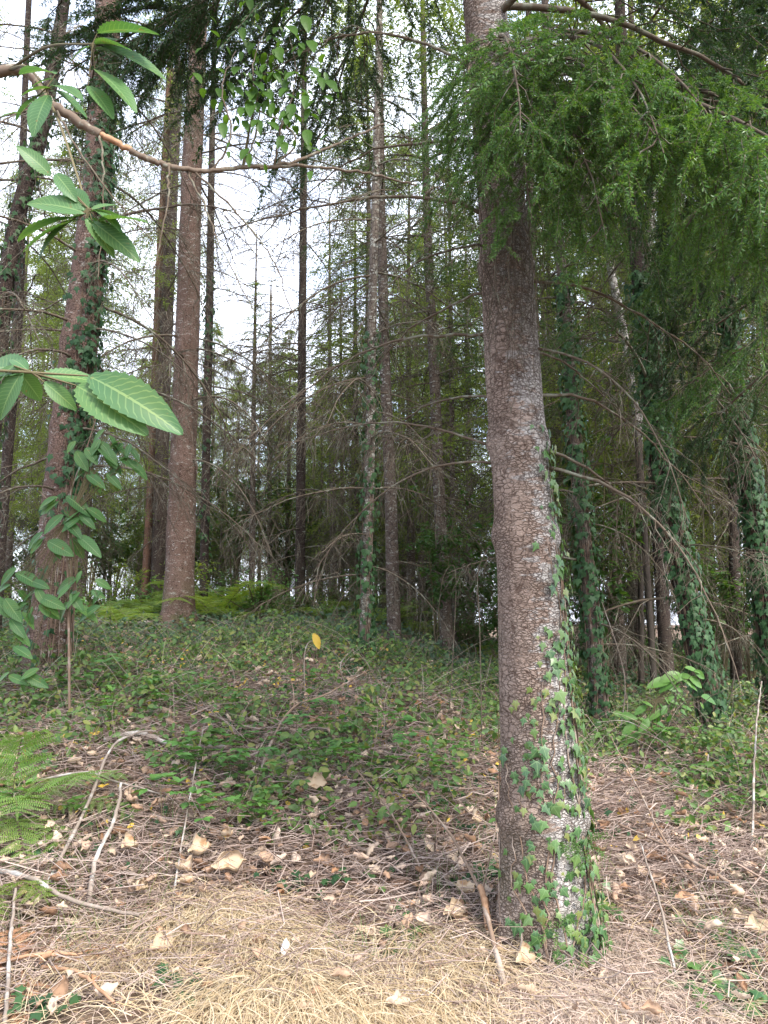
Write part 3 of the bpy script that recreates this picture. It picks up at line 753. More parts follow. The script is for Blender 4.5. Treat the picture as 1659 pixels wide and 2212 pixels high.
t17b = named_tree('birch_tree', 'second thinner pale birch right of the slanting one', [(1385, 1400, 12), (1382, 900, 12), (1392, 650, 13), (1406, 520, 12), (1420, 300, 10)], M['bark_birch'], Y=11.5)
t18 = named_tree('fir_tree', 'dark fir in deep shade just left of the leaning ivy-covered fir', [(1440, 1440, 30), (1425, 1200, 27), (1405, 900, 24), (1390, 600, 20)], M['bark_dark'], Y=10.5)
dead_on(t18, .8, 7, 20, (.6, 1.3)); live_on(t18, 4, 8, 14, 'mid', (.8, 1.2)); crown_on(t18, 8)
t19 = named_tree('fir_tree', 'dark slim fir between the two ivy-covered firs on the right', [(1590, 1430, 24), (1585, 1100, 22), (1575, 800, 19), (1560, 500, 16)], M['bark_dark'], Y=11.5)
dead_on(t19, .8, 7, 20, (.6, 1.3)); live_on(t19, 4, 8.5, 14, 'mid', (.8, 1.2)); crown_on(t19, 8.5)
# a fir just outside the right edge whose boughs hang into view
n1 = named_tree('fir_tree', 'fir just past the right edge whose dark green boughs hang into view', [(1900, 1900, 90), (1890, 1400, 80), (1875, 800, 66), (1860, 300, 56)], M['bark_red'], Y=5.2)
for z in np.linspace(3.35, 6.3, 20):
    a = R_(180 + U(-62, 62)); p, r = tz(n1, n1.gz + z)
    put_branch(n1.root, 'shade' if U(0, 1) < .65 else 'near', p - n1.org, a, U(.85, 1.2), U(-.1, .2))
live_on(n1, 5.5, 8, 14, 'mid', (.8, 1.2)); crown_on(n1, 7.5)

# ---- the slender far firs
k = 0
def far_tree(x, y, sc, label, group, v=None, mats=None, tall=1.0, crown=True, thick=1.0):
    z = float(h(x, y))
    v = rng.integers(6) if v is None else v
    tr, dd, cr = FAR[v]
    root = thing('fir_tree', label, 'tree', (x, y, z), group)
    root.rotation_euler[2] = U(0, 6.28); root.scale = (sc * thick, sc * thick, sc * tall)
    link('trunk', tr, root); link('dead_twigs', dd, root)
    if crown: link('crown', cr, root)
    return root
def spread(n, ylo, yhi, ulo, uhi, dmin, pts):
    out = []; tries = 0
    while len(out) < n and tries < 4000:
        tries += 1
        y = U(ylo, yhi); u = U(ulo, uhi); x = u * y
        if all((x - a) ** 2 + (y - b) ** 2 > dmin ** 2 for a, b in pts + out): out.append((x, y))
    pts += out
    return out
taken = [(t.org[0], t.org[1]) for t in (t2, t3, t4, t5, t7, t8, t9, t10, t11, t14, t15, t16, t18, t19)]
GA = 'slender firs with bare dead lower twigs beyond the ridge, under the bright sky gap'
GB = 'dark firs crowding the right of the wood behind the big front trunk'
GC = 'thin firs against the sky on the left, beyond the bare reddish trunk'
for x, y in spread(32, 20, 37, -.36, .0, 1.2, taken):                # under the gap: low crowns
    far_tree(x, y, .36 * y / 17.6 * U(.75, 1.08), 'slender low fir with pale green crown beyond the ridge, under the bright sky gap', GA, tall=1.1)
for x, y in spread(20, 15, 34, -.03, .24, 1.4, taken):
    far_tree(x, y, U(.55, .85), 'slender fir with bare dead lower twigs deep in the middle of the wood', 'slender firs deep in the middle of the wood')
for x, y in spread(24, 9.5, 26, .2, .62, 1.4, taken):
    far_tree(x, y, U(.65, .95), 'dark fir crowding the right of the wood behind the big front trunk', GB)
for x, y in spread(9, 13, 30, -.62, -.36, 1.7, taken):
    far_tree(x, y, U(.6, .9), 'thin fir against the sky on the left, beyond the bare reddish trunk', GC)
# a few pale thin trunks that stand out in the middle distance
for (px, Yd, mt, lab) in [([(583, 1285, 10), (582, 1050, 10), (583, 850, 8), (585, 650, 6)], 21, 'bark_pale', 'thin pale fir pole left of the blackish fir'),
                          ([(722, 1290, 15), (719, 1130, 14), (715, 950, 12), (712, 750, 9)], 19, 'bark_far', 'brownish fir pole right of the blackish fir'),
                          ([(741, 1290, 8), (738, 950, 7), (736, 750, 6)], 22, 'bark_dark', 'thinnest dark pole beside the brownish fir pole'),
                          ([(543, 1290, 13), (545, 1180, 14), (547, 950, 11), (550, 750, 8)], 18, 'bark_far', 'pinkish-brown pole in the thicket right of the bare reddish trunk'),
                          ([(772, 1290, 12), (770, 1000, 11), (767, 760, 9)], 17, 'bark_dark', 'dark pole hugging the left of the pale ivy-clad fir'),
                          ([(985, 1372, 13), (978, 1100, 12), (975, 800, 10)], 13, 'bark_far', 'thin pole close against the brown fir'),
                          ([(1015, 1300, 14), (1012, 1000, 12), (1008, 700, 10)], 16, 'bark_pale', 'pale pole just left of the big front trunk')]:
    t = named_tree('fir_tree', lab, px, M[mt], Y=Yd, height=U(9, 11), sides=10, rings=30, flare=.1)
    d = link('dead_twigs', FAR[k % 6][1], t.root); d.scale = (.8, .8, 1); k += 1
    crown_on(t, 5, .38 if px[0][0] < 760 else .6)

# ------------------------------------------------------------------ broad-leaved shrubs and bracken on the ridge
def shrub_mesh(H, W, n, size, tv=OV, nm='foliage', mat='shrub'):
    mb = MB(); sb = MB()
    ns = 9; P = []
    for i in range(ns):
        a = U(0, 6.28); e = np.array([math.cos(a) * W * U(.2, 1), math.sin(a) * W * U(.2, 1), H * U(.6, 1)])
        P.append(crv([(0, 0, 0), e * [.3, .3, .5], e], 8))
    P = np.array(P); tubes(sb, P, taper(ns, 8, .018, .005), 4)
    su = along(P[:, 2:], 8, .9, (.2 * W, .6 * W), .3, 4); tubes(sb, su, taper(len(su), 4, .006, .002), 3)
    i = rng.integers(0, len(su), n); j = U(.3, 3, n); j0 = np.minimum(j.astype(int), 2)
    pos = su[i, j0] + (su[i, j0 + 1] - su[i, j0]) * (j - j0)[:, None] + rng.normal(0, .05, (n, 3))
    d = rdir(n) * [1, 1, .4] + [0, 0, -.25]
    A = orient(d, np.tile([0, 0, 1.], (n, 1)) + .5 * rdir(n)) * U(*size, n)[:, None, None]
    inst(mb, *tv, pos, A)
    return mb.mesh(nm, M[mat]), sb.mesh('stem', M['stem'])
SH = [shrub_mesh(U(2.6, 4.2), U(1.2, 1.8), 1100, (.09, .17)) for i in range(3)]
def put_shrub(x, y, lib, sc, name, label, cat, group):
    a, b = lib[rng.integers(len(lib))]
    root = thing(name, label, cat, (x, y, float(h(x, y)) - .03), group); root.rotation_euler[2] = U(0, 6.28); root.scale = (sc,) * 3
    link('foliage', a, root); link('stem', b, root)
for u in np.linspace(-.62, .30, 30):
    y = U(20, 27); put_shrub(u * y + U(-.4, .4), y, SH, U(.75, 1.2), 'broadleaf_shrub', 'leafy shrub showing dark against the low sky on the ridge', 'shrub', 'leafy shrubs along the ridge')
for u in np.linspace(.34, .62, 6):
    y = U(15, 22); put_shrub(u * y, y, SH, U(.6, 1.0), 'broadleaf_shrub', 'shaded shrub among the dark firs on the right', 'shrub', 'shaded shrubs among the dark firs')
SH2 = [shrub_mesh(U(.8, 1.5), U(.5, .9), 420, (.05, .11), mat=m_) for m_ in ('cover', 'bramble', 'shrub', 'fern_bright')]
for u in np.linspace(-.58, .12, 30):
    y = U(10.5, 16.5); put_shrub((u + U(-.01, .01)) * y, y, SH2, U(.45, 1.0), 'crest_bush', 'low bright green bush on the crest of the bank', 'bush', 'low bushes on the crest of the bank')
for u in np.linspace(.06, .62, 22):
    y = U(9.5, 15); put_shrub((u + U(-.01, .01)) * y, y, SH2[:3] if U(0, 1) < .5 else SH, U(.45, .9), 'thicket_bush', 'shaded bush in the thicket between the dark trunks on the right', 'bush', 'shaded bushes in the thicket on the right')
# fern fronds
def frond(mb, sb, base, d0, L, droop, width=.27, pin=15, pl=10):
    t = np.linspace(0, 1, pin + 3)
    d0 = nrm(np.asarray(d0, float)); P = np.asarray(base) + d0 * (L * t)[:, None]; P[:, 2] -= L * droop * t ** 2
    tubes(sb, P[None], taper(1, len(t), .004, .001), 3)
    tg = nrm(np.gradient(P, axis=0)); side = nrm(np.cross(tg, [0, 0, 1.])); up = np.cross(side, tg)
    pos = []; dd = []; uu = []; sz = []
    for i in range(3, pin + 2):
        pll = L * width * math.sin(math.pi * (.2 + .8 * (1 - t[i]))) ** .8 * (1 - t[i] * .3) + .01
        for s in (-1, 1):
            pos.append(P[i] + tg[i] * U(-.004, .004)); dd.append(side[i] * s + tg[i] * U(.35, .55) + up[i] * U(-.15, .2)); uu.append(up[i] + .22 * rng.normal(size=3)); sz.append(pll * U(.85, 1.1))
    pos.append(P[-2]); dd.append(tg[-1]); uu.append(up[-1]); sz.append(L * .1)
    inst(mb, *PINNA, np.array(pos), orient(np.array(dd), np.array(uu)) * np.array(sz)[:, None, None])
def pinna():
    n_ = 15; V = [(0, 0, 0)]; f = []; e = []
    for k2 in (-1, 1):
        for i in range(n_):
            v = (i + .5) / n_; wv = .135 * (1 - v) ** .55 * min(1, v * 8)
            b0 = len(V); V += [(0, i / n_, 0), (0, (i + .62) / n_, 0), (k2 * wv, (i + 1.0) / n_, -.03), (k2 * wv * .9, (i + .45) / n_, -.03)]
            f.append((b0, b0 + 1, b0 + 2, b0 + 3))
    V = np.array(V); V[:, 2] -= .18 * V[:, 1] ** 2
    return V, [np.array(f)]
PINNA = pinna()
def fern(name, label, base, fronds, mat, cat='fern', group=None):
    root = thing(name, label, cat, base, group); 
    for (d, L, dr) in fronds:
        mb = MB(); sb = MB(); frond(mb, sb, np.zeros(3), d, L, dr)
        f = mb.build('frond', mat, root); sb.build('stalk', M['stem'], f)
    return root
b = ground_at(20, 1775)
fern('bracken_fern', 'green bracken fern spreading over fallen sticks at the left edge', b,
     [((.62, -.35, .80), 1.0, .42), ((.95, -.1, .55), .95, .42), ((.35, -.65, .75), .9, .5), ((-.3, -.5, .75), .9, .5), ((.8, -.6, .38), .85, .45), ((.15, -.2, 1), .95, .4), ((.75, .25, .75), .9, .42), ((.0, -.8, .5), .8, .5), ((.5, -.8, .45), .8, .5)], M['fern'])
b = ground_at(-10, 1930)
fern('bracken_fern', 'low bracken fern with yellowing tips below the larger green one', b, [((.6, -.4, .55), .55, .5), ((.3, -.8, .5), .5, .5), ((.9, 0, .5), .5, .55)], M['fern_bright'])
b = ground_at(60, 2110)
fern('bracken_fern', 'dead rust-brown bracken collapsed on the twigs at the lower left', b, [((.5, .2, .25), .5, .35), ((-.3, .3, .35), .5, .5), ((.2, -.5, .2), .45, .35), ((-.6, -.1, .2), .5, .4), ((.15, .6, .3), .5, .5)], M['bracken_dead'])
FM = []
for i in range(3):
    mb = MB(); sb = MB()
    for q in range(7):
        a = q * .9 + U(-.3, .3); frond(mb, sb, np.zeros(3), (math.cos(a), math.sin(a), U(.8, 1.5)), U(.8, 1.2), .45, .3, 14, 6)
    FM.append((mb.mesh('frond', M['fern_bright']), sb.mesh('stalk', M['stem'])))
for (dx, dy, Yd) in [(430, 1275, 12.5), (470, 1290, 12), (455, 1270, 13.5), (500, 1285, 13.5), (410, 1290, 14), (330, 1280, 14), (200, 1280, 12), (620, 1320, 14.5), (780, 1330, 15), (940, 1340, 14), (270, 1265, 13), (300, 1290, 12), (240, 1290, 11), (590, 1330, 12.5), (560, 1315, 13), (520, 1330, 11.5), (690, 1330, 13), (830, 1345, 13), (890, 1350, 13), (1020, 1340, 14), (1060, 1350, 13), (160, 1290, 13), (740, 1335, 14)]:
    p = at(dx, dy, Yd); a, b = FM[rng.integers(3)]
    root = thing('bracken_fern', 'yellow-green bracken clump lit at the back of the clearing', 'fern', (p[0], p[1], float(h(p[0], p[1]))), 'bracken clumps along the back of the clearing')
    root.scale = (U(1.2, 1.6) if 400 < dx < 510 else U(.45, 1.05),) * 3; root.rotation_euler[2] = U(0, 6.28); link('frond', a, root); link('stalk', b, root)

# ------------------------------------------------------------------ the chestnut with its long limb and toothed leaves
cb = np.array([-2.75, 3.3, 0.0]); cb[2] = float(h(cb[0], cb[1]))
chest = thing('chestnut_tree', 'chestnut reaching in from the left with a long mossy limb and big toothed leaves', 'tree', cb)
me, C_, RR_ = trunk_mesh('trunk', [cb - [0, 0, .2], cb + [.1, 0, 1.5], cb + [.05, .1, 3.4], cb + [-.2, 0, 6], cb + [-.2, .2, 9]], [.15, .12, .10, .06, .01], M['bark_far'], cb, 18, 60, 5, .06, .3)
link('trunk', me, chest)
def limb(pts, r0, r1, n=40, mat='limb', nm='limb', parent=None, knob=.05):
    P = crv(pts, n); mb = MB(); P[1:-1] += rng.normal(0, .0035, (n - 2, 3))
    r = np.linspace(r0, r1, n) * (1 + rng.normal(0, knob, n))
    tubes(mb, P[None], r[None], 8); mb.build(nm, M[mat], parent, cb, True); return P
LP = limb([cb + [.08, .05, 3.55], at(0, 155, 3.3), at(110, 225, 3.35), at(215, 290, 3.4)], .027, .021, 40, parent=chest)
limb([at(215, 290, 3.4), at(250, 308, 3.42), at(285, 327, 3.45)], .0155, .0145, 12, 'stick_orange', 'stripped_bark', chest, .04)
LP2 = limb([at(282, 325, 3.45), at(340, 352, 3.5), at(420, 368, 3.6), at(520, 362, 3.7), at(625, 352, 3.85), at(700, 322, 3.95), at(830, 268, 4.1)], .016, .006, 60, parent=chest)
limb([at(560, 364, 3.75), at(640, 358, 3.85), at(740, 366, 3.9), at(830, 382, 4.0), at(900, 400, 4.05)], .010, .005, 30, parent=chest)
for pts in ([at(400, 366, 3.6), at(440, 440, 3.55), at(470, 520, 3.5), at(560, 690, 3.4)], [at(365, 360, 3.5), at(360, 450, 3.4), at(330, 600, 3.35)], [at(420, 370, 3.6), at(520, 470, 3.6), at(590, 560, 3.6), at(640, 700, 3.6)],
            [at(600, 356, 3.85), at(640, 300, 3.9), at(560, 240, 3.9), at(470, 245, 3.9), at(370, 320, 3.6)], [at(215, 290, 3.4), at(222, 350, 3.35), at(224, 440, 3.35), at(212, 600, 3.3)], [at(120, 230, 3.35), at(160, 310, 3.3), at(240, 420, 3.3), at(330, 520, 3.3)],
            [at(830, 380, 4.0), at(780, 400, 4), at(745, 418, 4)]):
    limb(pts, .006, .002, 24, 'dead', 'twig', chest, .05)
for pts in ([LP2[30], at(560, 260, 3.65), at(545, 150, 3.6), at(575, 60, 3.6)], [LP2[36], at(610, 270, 3.7), at(640, 170, 3.65), at(625, 80, 3.6)], [LP2[24], at(500, 290, 3.6), at(480, 190, 3.55), at(510, 110, 3.6)]):
    limb(pts, .006, .0018, 24, 'limb', 'twig', chest, .04)
def chest_cluster(parent, org, foot, centre, Yc, leaves, mat, nm='foliage', spokes=True):
    """leaves: (x0,y0,x1,y1 picture units foot and tip, tilt) around Yc"""
    mb = MB(); tw = MB()
    for (x0, y0, x1, y1, tl) in leaves:
        a = at(x0, y0, Yc); bb = at(x1, y1, Yc + U(-.08, .08)); d = bb - a; L = np.linalg.norm(d)
        up = np.array([0, -math.sin(tl), math.cos(tl)])
        inst(mb, CH[0], CH[1], a[None], orient(d[None], up[None]) * np.array([L * U(1.05, 1.35), L, L])[None, None, :], CH[2])
        c = at(*centre, Yc)
        if spokes: tubes(tw, crv([c, a], 4)[None], taper(1, 4, .003, .0015), 4)
    if foot is not None: tubes(tw, crv([foot, .5 * (foot + at(*centre, Yc)) + [0, 0, .05], at(*centre, Yc)], 14)[None], taper(1, 14, .008, .003), 5)
    mb.build(nm, mat, parent, org, True); tw.build('twig', M['stem'], parent, org)
chest_cluster(chest, cb, np.array([-1.55, 1.5, 2.0]), (70, 805), 1.55,
              [(85, 815, 222, 803, 1.0), (95, 825, 165, 880, 1.25), (165, 833, 303, 908, 1.15), (190, 812, 380, 898, 1.1), (60, 803, -60, 770, 1.1), (40, 800, 95, 872, 1.25), (50, 800, -20, 900, 1.3), (30, 790, -30, 830, 1.0), (60, 800, 18, 760, .9)], M['chestnut'])
chest_cluster(chest, cb, LP[20], (190, 450), 2.1,
              [(190, 455, 132, 392, 1.3), (185, 460, 55, 415, 1.15), (195, 455, 245, 430, .8), (190, 458, 262, 452, .35), (180, 465, 142, 468, .3), (190, 470, 290, 525, .9), (185, 472, 250, 540, .8), (170, 470, 30, 480, .5), (200, 480, 300, 545, 1.1), (170, 475, 35, 510, .6), (110, 380, 42, 308, 1.2), (120, 375, 160, 420, 1.2), (215, 478, 312, 450, .4), (150, 480, 60, 545, .9), (205, 455, 265, 480, .3)], M['chestnut'])
chest_cluster(chest, cb, LP[14], (200, 95), 2.5,
              [(210, 72, 338, 38, .35), (205, 95, 285, 82, .3), (195, 100, 145, 118, .4), (205, 105, 275, 115, .4), (215, 100, 360, 135, .8), (205, 150, 302, 208, .45), (200, 100, 250, 70, 1.0), (190, 185, 248, 235, .6)], M['chestnut'])
chest_cluster(chest, cb, LP[14], (100, 190), 2.7,
              [(120, 160, 45, 132, .4), (115, 170, 55, 178, .8), (110, 190, 40, 190, .4), (100, 200, 20, 235, .8), (120, 195, 195, 240, .9), (45, 245, 0, 240, .5), (105, 205, 60, 270, .9), (115, 185, 175, 190, .6)], M['chestnut'])
oak = []
for i in range(190):
    ox, oy = 575 + rng.normal(0, 70), 190 + rng.normal(0, 80); oa = U(.1, 2.9); ol = U(11, 25)
    oak.append((ox, oy, ox + ol * math.cos(oa), oy + ol * math.sin(oa), U(.3, 1.2)))
chest_cluster(chest, cb, LP2[30], (560, 200), 3.6,
              oak, M['oak'], 'foliage', False)
# chestnut sapling before the leaning fir
sb_ = ground_at(150, 1560); Ys = sb_[1]
sap = thing('chestnut_sapling', 'thin chestnut sapling with dark toothed leaves before the leaning fir', 'sapling', sb_)
mb = MB(); PS = crv([sb_, at(148, 1300, Ys), at(146, 1100, Ys), at(190, 960, Ys), at(215, 880, Ys)], 30); tubes(mb, PS[None], taper(1, 30, .012, .003), 5)
PS2 = crv([at(146, 1150, Ys), at(120, 1100, Ys), at(85, 1060, Ys)], 12); tubes(mb, PS2[None], taper(1, 12, .006, .003), 4); mb.build('stem', M['stick_brown'], sap, sb_)
lv = []
for (cx, cy, n, s) in [(215, 985, 22, 60), (130, 1120, 22, 65), (190, 1270, 12, 50), (60, 1270, 12, 60), (20, 1320, 10, 60), (50, 1440, 6, 55), (255, 960, 10, 45)]:
    for i in range(n):
        x = cx + U(-s, s) * .9; y = cy + U(-s, s) * .8; a = U(-1.2, 1.2) + (0 if U(0, 1) < .6 else math.pi); L = U(28, 60)
        lv.append((x, y, x + L * math.cos(a), y + L * (.35 + .5 * abs(math.sin(a))), U(.4, 1.3)))
chest_cluster(sap, sb_, None, (150, 1120), Ys - .05, lv, M['chestnut_dk'])
# leafy sapling at right
sb2 = ground_at(1400, 1640); Y2 = sb2[1]
sp2 = thing('chestnut_sapling', 'young broadleaf sapling arching in front of the ivy-covered leaning fir', 'sapling', sb2)
lv = []
for i in range(46):
    u = U(0, 1); x = 1345 + 150 * u + U(-30, 30); y = 1590 - 130 * u + U(-50, 60); a = U(-1.2, 1.3) + (0 if U(0, 1) < .6 else math.pi)
    L = U(22, 48); lv.append((x, y, x + L * math.cos(a), y + L * (.15 + .5 * abs(math.sin(a))), U(.5, 1.3)))
chest_cluster(sp2, sb2, sb2, (1420, 1510), Y2, lv, M['bramble'])

# ------------------------------------------------------------------ loose things on the ground that stand out
def stick(label, pts, r0, r1, mat, off=.03, name='fallen_stick', forks=(), n=24):
    """pts: picture points lying on the ground, each with an optional lift"""
    r0 *= 1.05; r1 *= 1.05
    P = [ground_at(p[0], p[1]) + [0, 0, (p[2] if len(p) > 2 else off) + .05] for p in pts]
    P[0][2] -= .05
    org = P[0].copy(); root = MB(); Pc = crv(P, n); Pc[1:-1] += rng.normal(0, .002, (n - 2, 3))
    tubes(root, Pc[None], (np.linspace(r0, r1, n) * (1 + rng.normal(0, .08, n)))[None], 6)
    for f in forks:
        Q = crv([ground_at(p[0], p[1]) + [0, 0, (p[2] if len(p) > 2 else off) + .05] for p in f], 14)
        tubes(root, Q[None], taper(1, 14, r1 * 1.2, r1 * .5), 5)
    return tag(root.build(name, M[mat], None, org, True), label, 'stick')
stick('long grey stick slanting across the twigs below the green bracken', [(75, 1985, .05), (180, 1810, .10), (238, 1680, .14), (300, 1635, .12), (335, 1625, .1)], .011, .006, 'stick_grey')
stick('straight whitish stick lying level across the brush pile', [(75, 1722, .10), (180, 1728, .12), (260, 1745, .10), (345, 1762, .08)], .008, .005, 'stick_grey')
stick('pale stick running from the left edge into the dry grass hump', [(-20, 1900, .05), (60, 1945, .06), (160, 2000, .06), (300, 2025, .05)], .014, .008, 'stick_grey')
stick('white-barked crooked piece of dead branch standing out of the twigs', [(190, 1970, .04), (205, 1910, .08), (240, 1850, .12), (255, 1800, .15), (258, 1775, .17)], .012, .008, 'stick_grey')
stick('forked pinkish dead branch lying in the green ground cover', [(535, 1765, .05), (590, 1640, .10), (635, 1580, .14), (700, 1560, .16), (795, 1500, .16)], .012, .005, 'stick_brown', forks=[[(635, 1580, .14), (630, 1540, .18), (610, 1505, .2)]])
stick('thin upright dead stem running through the middle of the brush pile', [(370, 1975, .03), (400, 1830, .1), (425, 1700, .16), (440, 1640, .2)], .006, .003, 'stick_grey')
stick('orange barkless stick on the ground at the lower left corner', [(-30, 2105, .03), (60, 2112, .04), (175, 2108, .04)], .010, .005, 'stick_orange')
stick('second orange barkless stick slanting down to the bottom edge', [(90, 2110, .04), (170, 2155, .04), (245, 2215, .03)], .008, .006, 'stick_orange')
stick('long brown stick with a bare orange stretch leaning at the foot of the big fir', [(1100, 2180, .03), (1060, 2070, .07), (1030, 1985, .12), (960, 1885, .2), (880, 1810, .26)], .013, .004, 'stick_brown', forks=[[(1040, 2010, .1), (1075, 1900, .25), (1080, 1840, .35)]])
stick('orange-stripped length of the stick at the foot of the big fir', [(1056, 2052, .095), (1048, 2020, .12), (1038, 2000, .13)], .0155, .0135, 'stick_orange', n=8)
stick('thin grey branch descending right of the big fir through the dry leaves', [(1555, 2010, .03), (1430, 1860, .1), (1380, 1770, .16), (1310, 1650, .25)], .008, .004, 'stick_brown')
stick('brown stick slanting into the twigs at the right edge', [(1660, 1990, .04), (1560, 1945, .06), (1440, 1880, .08), (1340, 1830, .08)], .012, .006, 'stick_brown')
stick('grey forked twig beside the trailing ivy', [(1470, 2160, .02), (1430, 2020, .08), (1400, 1940, .12), (1385, 1900, .15)], .007, .003, 'stick_grey', forks=[[(1420, 2000, .09), (1500, 2010, .08)]])
stick('slim grey stick lying along the left border of the photo', [(10, 2240, .03), (20, 2080, .06), (30, 1990, .1)], .009, .006, 'stick_grey')
stick('slender dark stick in the leaves left of the big fir', [(930, 1935, .04), (850, 1830, .12), (770, 1750, .2)], .008, .003, 'stick_brown')
stick('grey log half buried in ivy below the leaning fir', [(225, 1612, .05), (300, 1618, .06), (380, 1640, .05), (500, 1642, .04)], .02, .014, 'stick_grey')
stick('pale fallen pole on the ground between the two reddish firs', [(20, 1333, .08), (100, 1350, .08), (260, 1362, .06), (350, 1358, .06)], .035, .02, 'stick_grey')
stick('thin grey leaning sapling stem at the far right', [(1625, 1850, .0), (1640, 1720, .4), (1655, 1640, .6)], .008, .005, 'stick_grey')

def dry_leaf(label, dx, dy, size, az, tilt, lift=.05):
    p = ground_at(dx, dy) + [0, 0, lift + .03]
    mb = MB(); d = np.array([[math.cos(az), math.sin(az), 0]])
    up = nrm(np.array([[math.sin(tilt) * .6, -math.sin(tilt), math.cos(tilt)]]))
    inst(mb, *CUS[int(dx) % 6], p[None], orient(d, up) * size)
    return tag(mb.build('dry_leaf', M['bigdry'], None, p, True), label, 'leaf')
dry_leaf('large buff curled leaf at the top of the dry leaf cluster', 425, 1885, .17, 1.2, .7, .09)
dry_leaf('biggest rolled cream leaf lying beside the dry leaf cluster', 492, 1912, .19, .5, .9, .08)
dry_leaf('greyish dry leaf at the lower left of the cluster', 398, 1915, .13, 2.4, .6, .06)
dry_leaf('pointed cream leaf sticking up behind the rolled one', 490, 1862, .12, -.9, 1.1, .11)
dry_leaf('small tan leaf under the dry leaf cluster', 402, 1935, .10, .1, .4, .04)
dry_leaf('upright pale leaf standing alone above the dry grass hump', 298, 1955, .12, 1.5, 1.2, .06)
dry_leaf('curled buff leaf in the ground cover right of the brush pile', 680, 1738, .15, .3, .9, .10)
dry_leaf('tan curled leaf hanging among twigs beside the whitish branch', 272, 1875, .13, 1.4, .8, .09)
dry_leaf('pale folded leaf at the very foot of the big fir', 1005, 1960, .14, 2.2, .8, .05)
dry_leaf('cream leaf flat against the dead twigs by the big fir', 980, 2008, .13, .6, .6, .05)
dry_leaf('orange-brown dry leaf upright left of the big fir', 1025, 1815, .12, 1.2, 1.1, .10)
dry_leaf('orange leaf lying in the straw at the lower left', 345, 2085, .12, .9, .6, .05)
dry_leaf('rusty leaf hooked on the straw right of the leaning stick', 1130, 2110, .13, .9, .8, .05)
dry_leaf('broad white-edged leaf by the trailing ivy', 1635, 2040, .14, .3, .7, .05)
dry_leaf('pale leaf resting under the twigs right of the big fir', 1490, 1815, .14, .2, .6, .06)

def cone(label, dx, dy, L, az):
    p = ground_at(dx, dy) + [0, 0, .035]
    root = thing('fir_cone', label, 'cone', p)
    n = 90; u = (np.arange(n) + .5) / n; a = np.arange(n) * 2.39996
    r = L * .24 * np.sin(np.pi * (.08 + .86 * u)) ** .7
    ax = np.array([math.cos(az), math.sin(az), .12]); ax /= np.linalg.norm(ax); s1 = nrm(np.cross(ax, [0, 0, 1.])); s2 = np.cross(s1, ax)
    o = np.cos(a)[:, None] * s1 + np.sin(a)[:, None] * s2
    pos = ax * ((u - .5) * L)[:, None] + o * (r * .35)[:, None]
    tv = np.array([[-.25, 0, 0], [.25, 0, 0], [.5, .6, .08], [.3, 1, .14], [-.3, 1, .14], [-.5, .6, .08]])
    mb = MB(); inst(mb, tv, [np.array([[0, 1, 2, 3, 4, 5]])], pos, orient(o + ax * .45, np.tile(ax, (n, 1))) * (r * .95)[:, None, None])
    mb.build('scale', M['cone'], root)
    mb = MB(); tubes(mb, np.array([[-ax * L * .5, ax * 0, ax * L * .5]]), np.array([[L * .05, L * .13, L * .04]]), 8); mb.build('core', M['cone'], root)
cone('brown fir cone lying in the straw before the big fir', 1285, 2128, .11, .15)
cone('smaller fir cone tucked in the twigs beside the trailing ivy', 1487, 2052, .08, -.2)
cone('fir cone half hidden under ivy leaves near the right edge', 1600, 2105, .09, -.4)
p = ground_at(612, 2085) + [0, 0, .07]
mb = MB(); inst(mb, *CUS[0], p[None], orient(np.array([[.15, .8, .6]]), np.array([[.5, -.7, .5]])) * np.array([.06, .085, .06])[None, None, :])
tag(mb.build('paper_scrap', M['white'], None, p, True), 'small white curled scrap caught in the dry grass', 'scrap')
# yellow leaf in the air over a thin bent stem
p = at(676, 1368, 5.6)
mb = MB(); inst(mb, CHs[0], CHs[1], p[None], orient(np.array([[.4, .1, -.75]]), np.array([[.4, -.8, .3]])) * np.array([.19, .125, .12])[None, None, :], CHs[2])
tag(mb.build('falling_leaf', M['yellow'], None, p, True), 'yellow leaf falling through the air over the ground cover', 'leaf')
def stem_up(label, pts, Yd, r, nm='dead_stem', mat='stick_grey', cat='stem'):
    P = [at(x, y, Yd) for x, y in pts]; P[0][2] = float(h(P[0][0], P[0][1])) - .02
    mb = MB(); tubes(mb, crv(P, 26)[None], taper(1, 26, r, r * .5), 5); tag(mb.build(nm, M[mat], None, P[0], True), label, cat)
stem_up('thin bent grey stem under the falling yellow leaf', [(660, 1490), (657, 1430), (665, 1390), (690, 1382)], 6.6, .006)
stem_up('bare thin stem curving up in the middle of the clearing', [(760, 1500), (735, 1440), (765, 1400)], 6.9, .005)
stem_up('tall hanging pale twig crossing before the brown fir', [(968, 1360), (985, 1250), (960, 1240), (945, 1330)], 6.8, .004, mat='dead')
stem_up('dark wiry stem left of the big fir', [(1040, 1500), (1036, 1350), (1032, 1240), (1055, 1180)], 6.0, .005, mat='dead')
stem_up('arching grey bramble stem right of the big fir', [(1490, 1700), (1440, 1610), (1360, 1560), (1290, 1560)], 6.6, .005)
stem_up('long arching dead stem before the leaning ivy-covered fir', [(1330, 1640), (1350, 1500), (1340, 1420), (1300, 1300)], 6.9, .006)

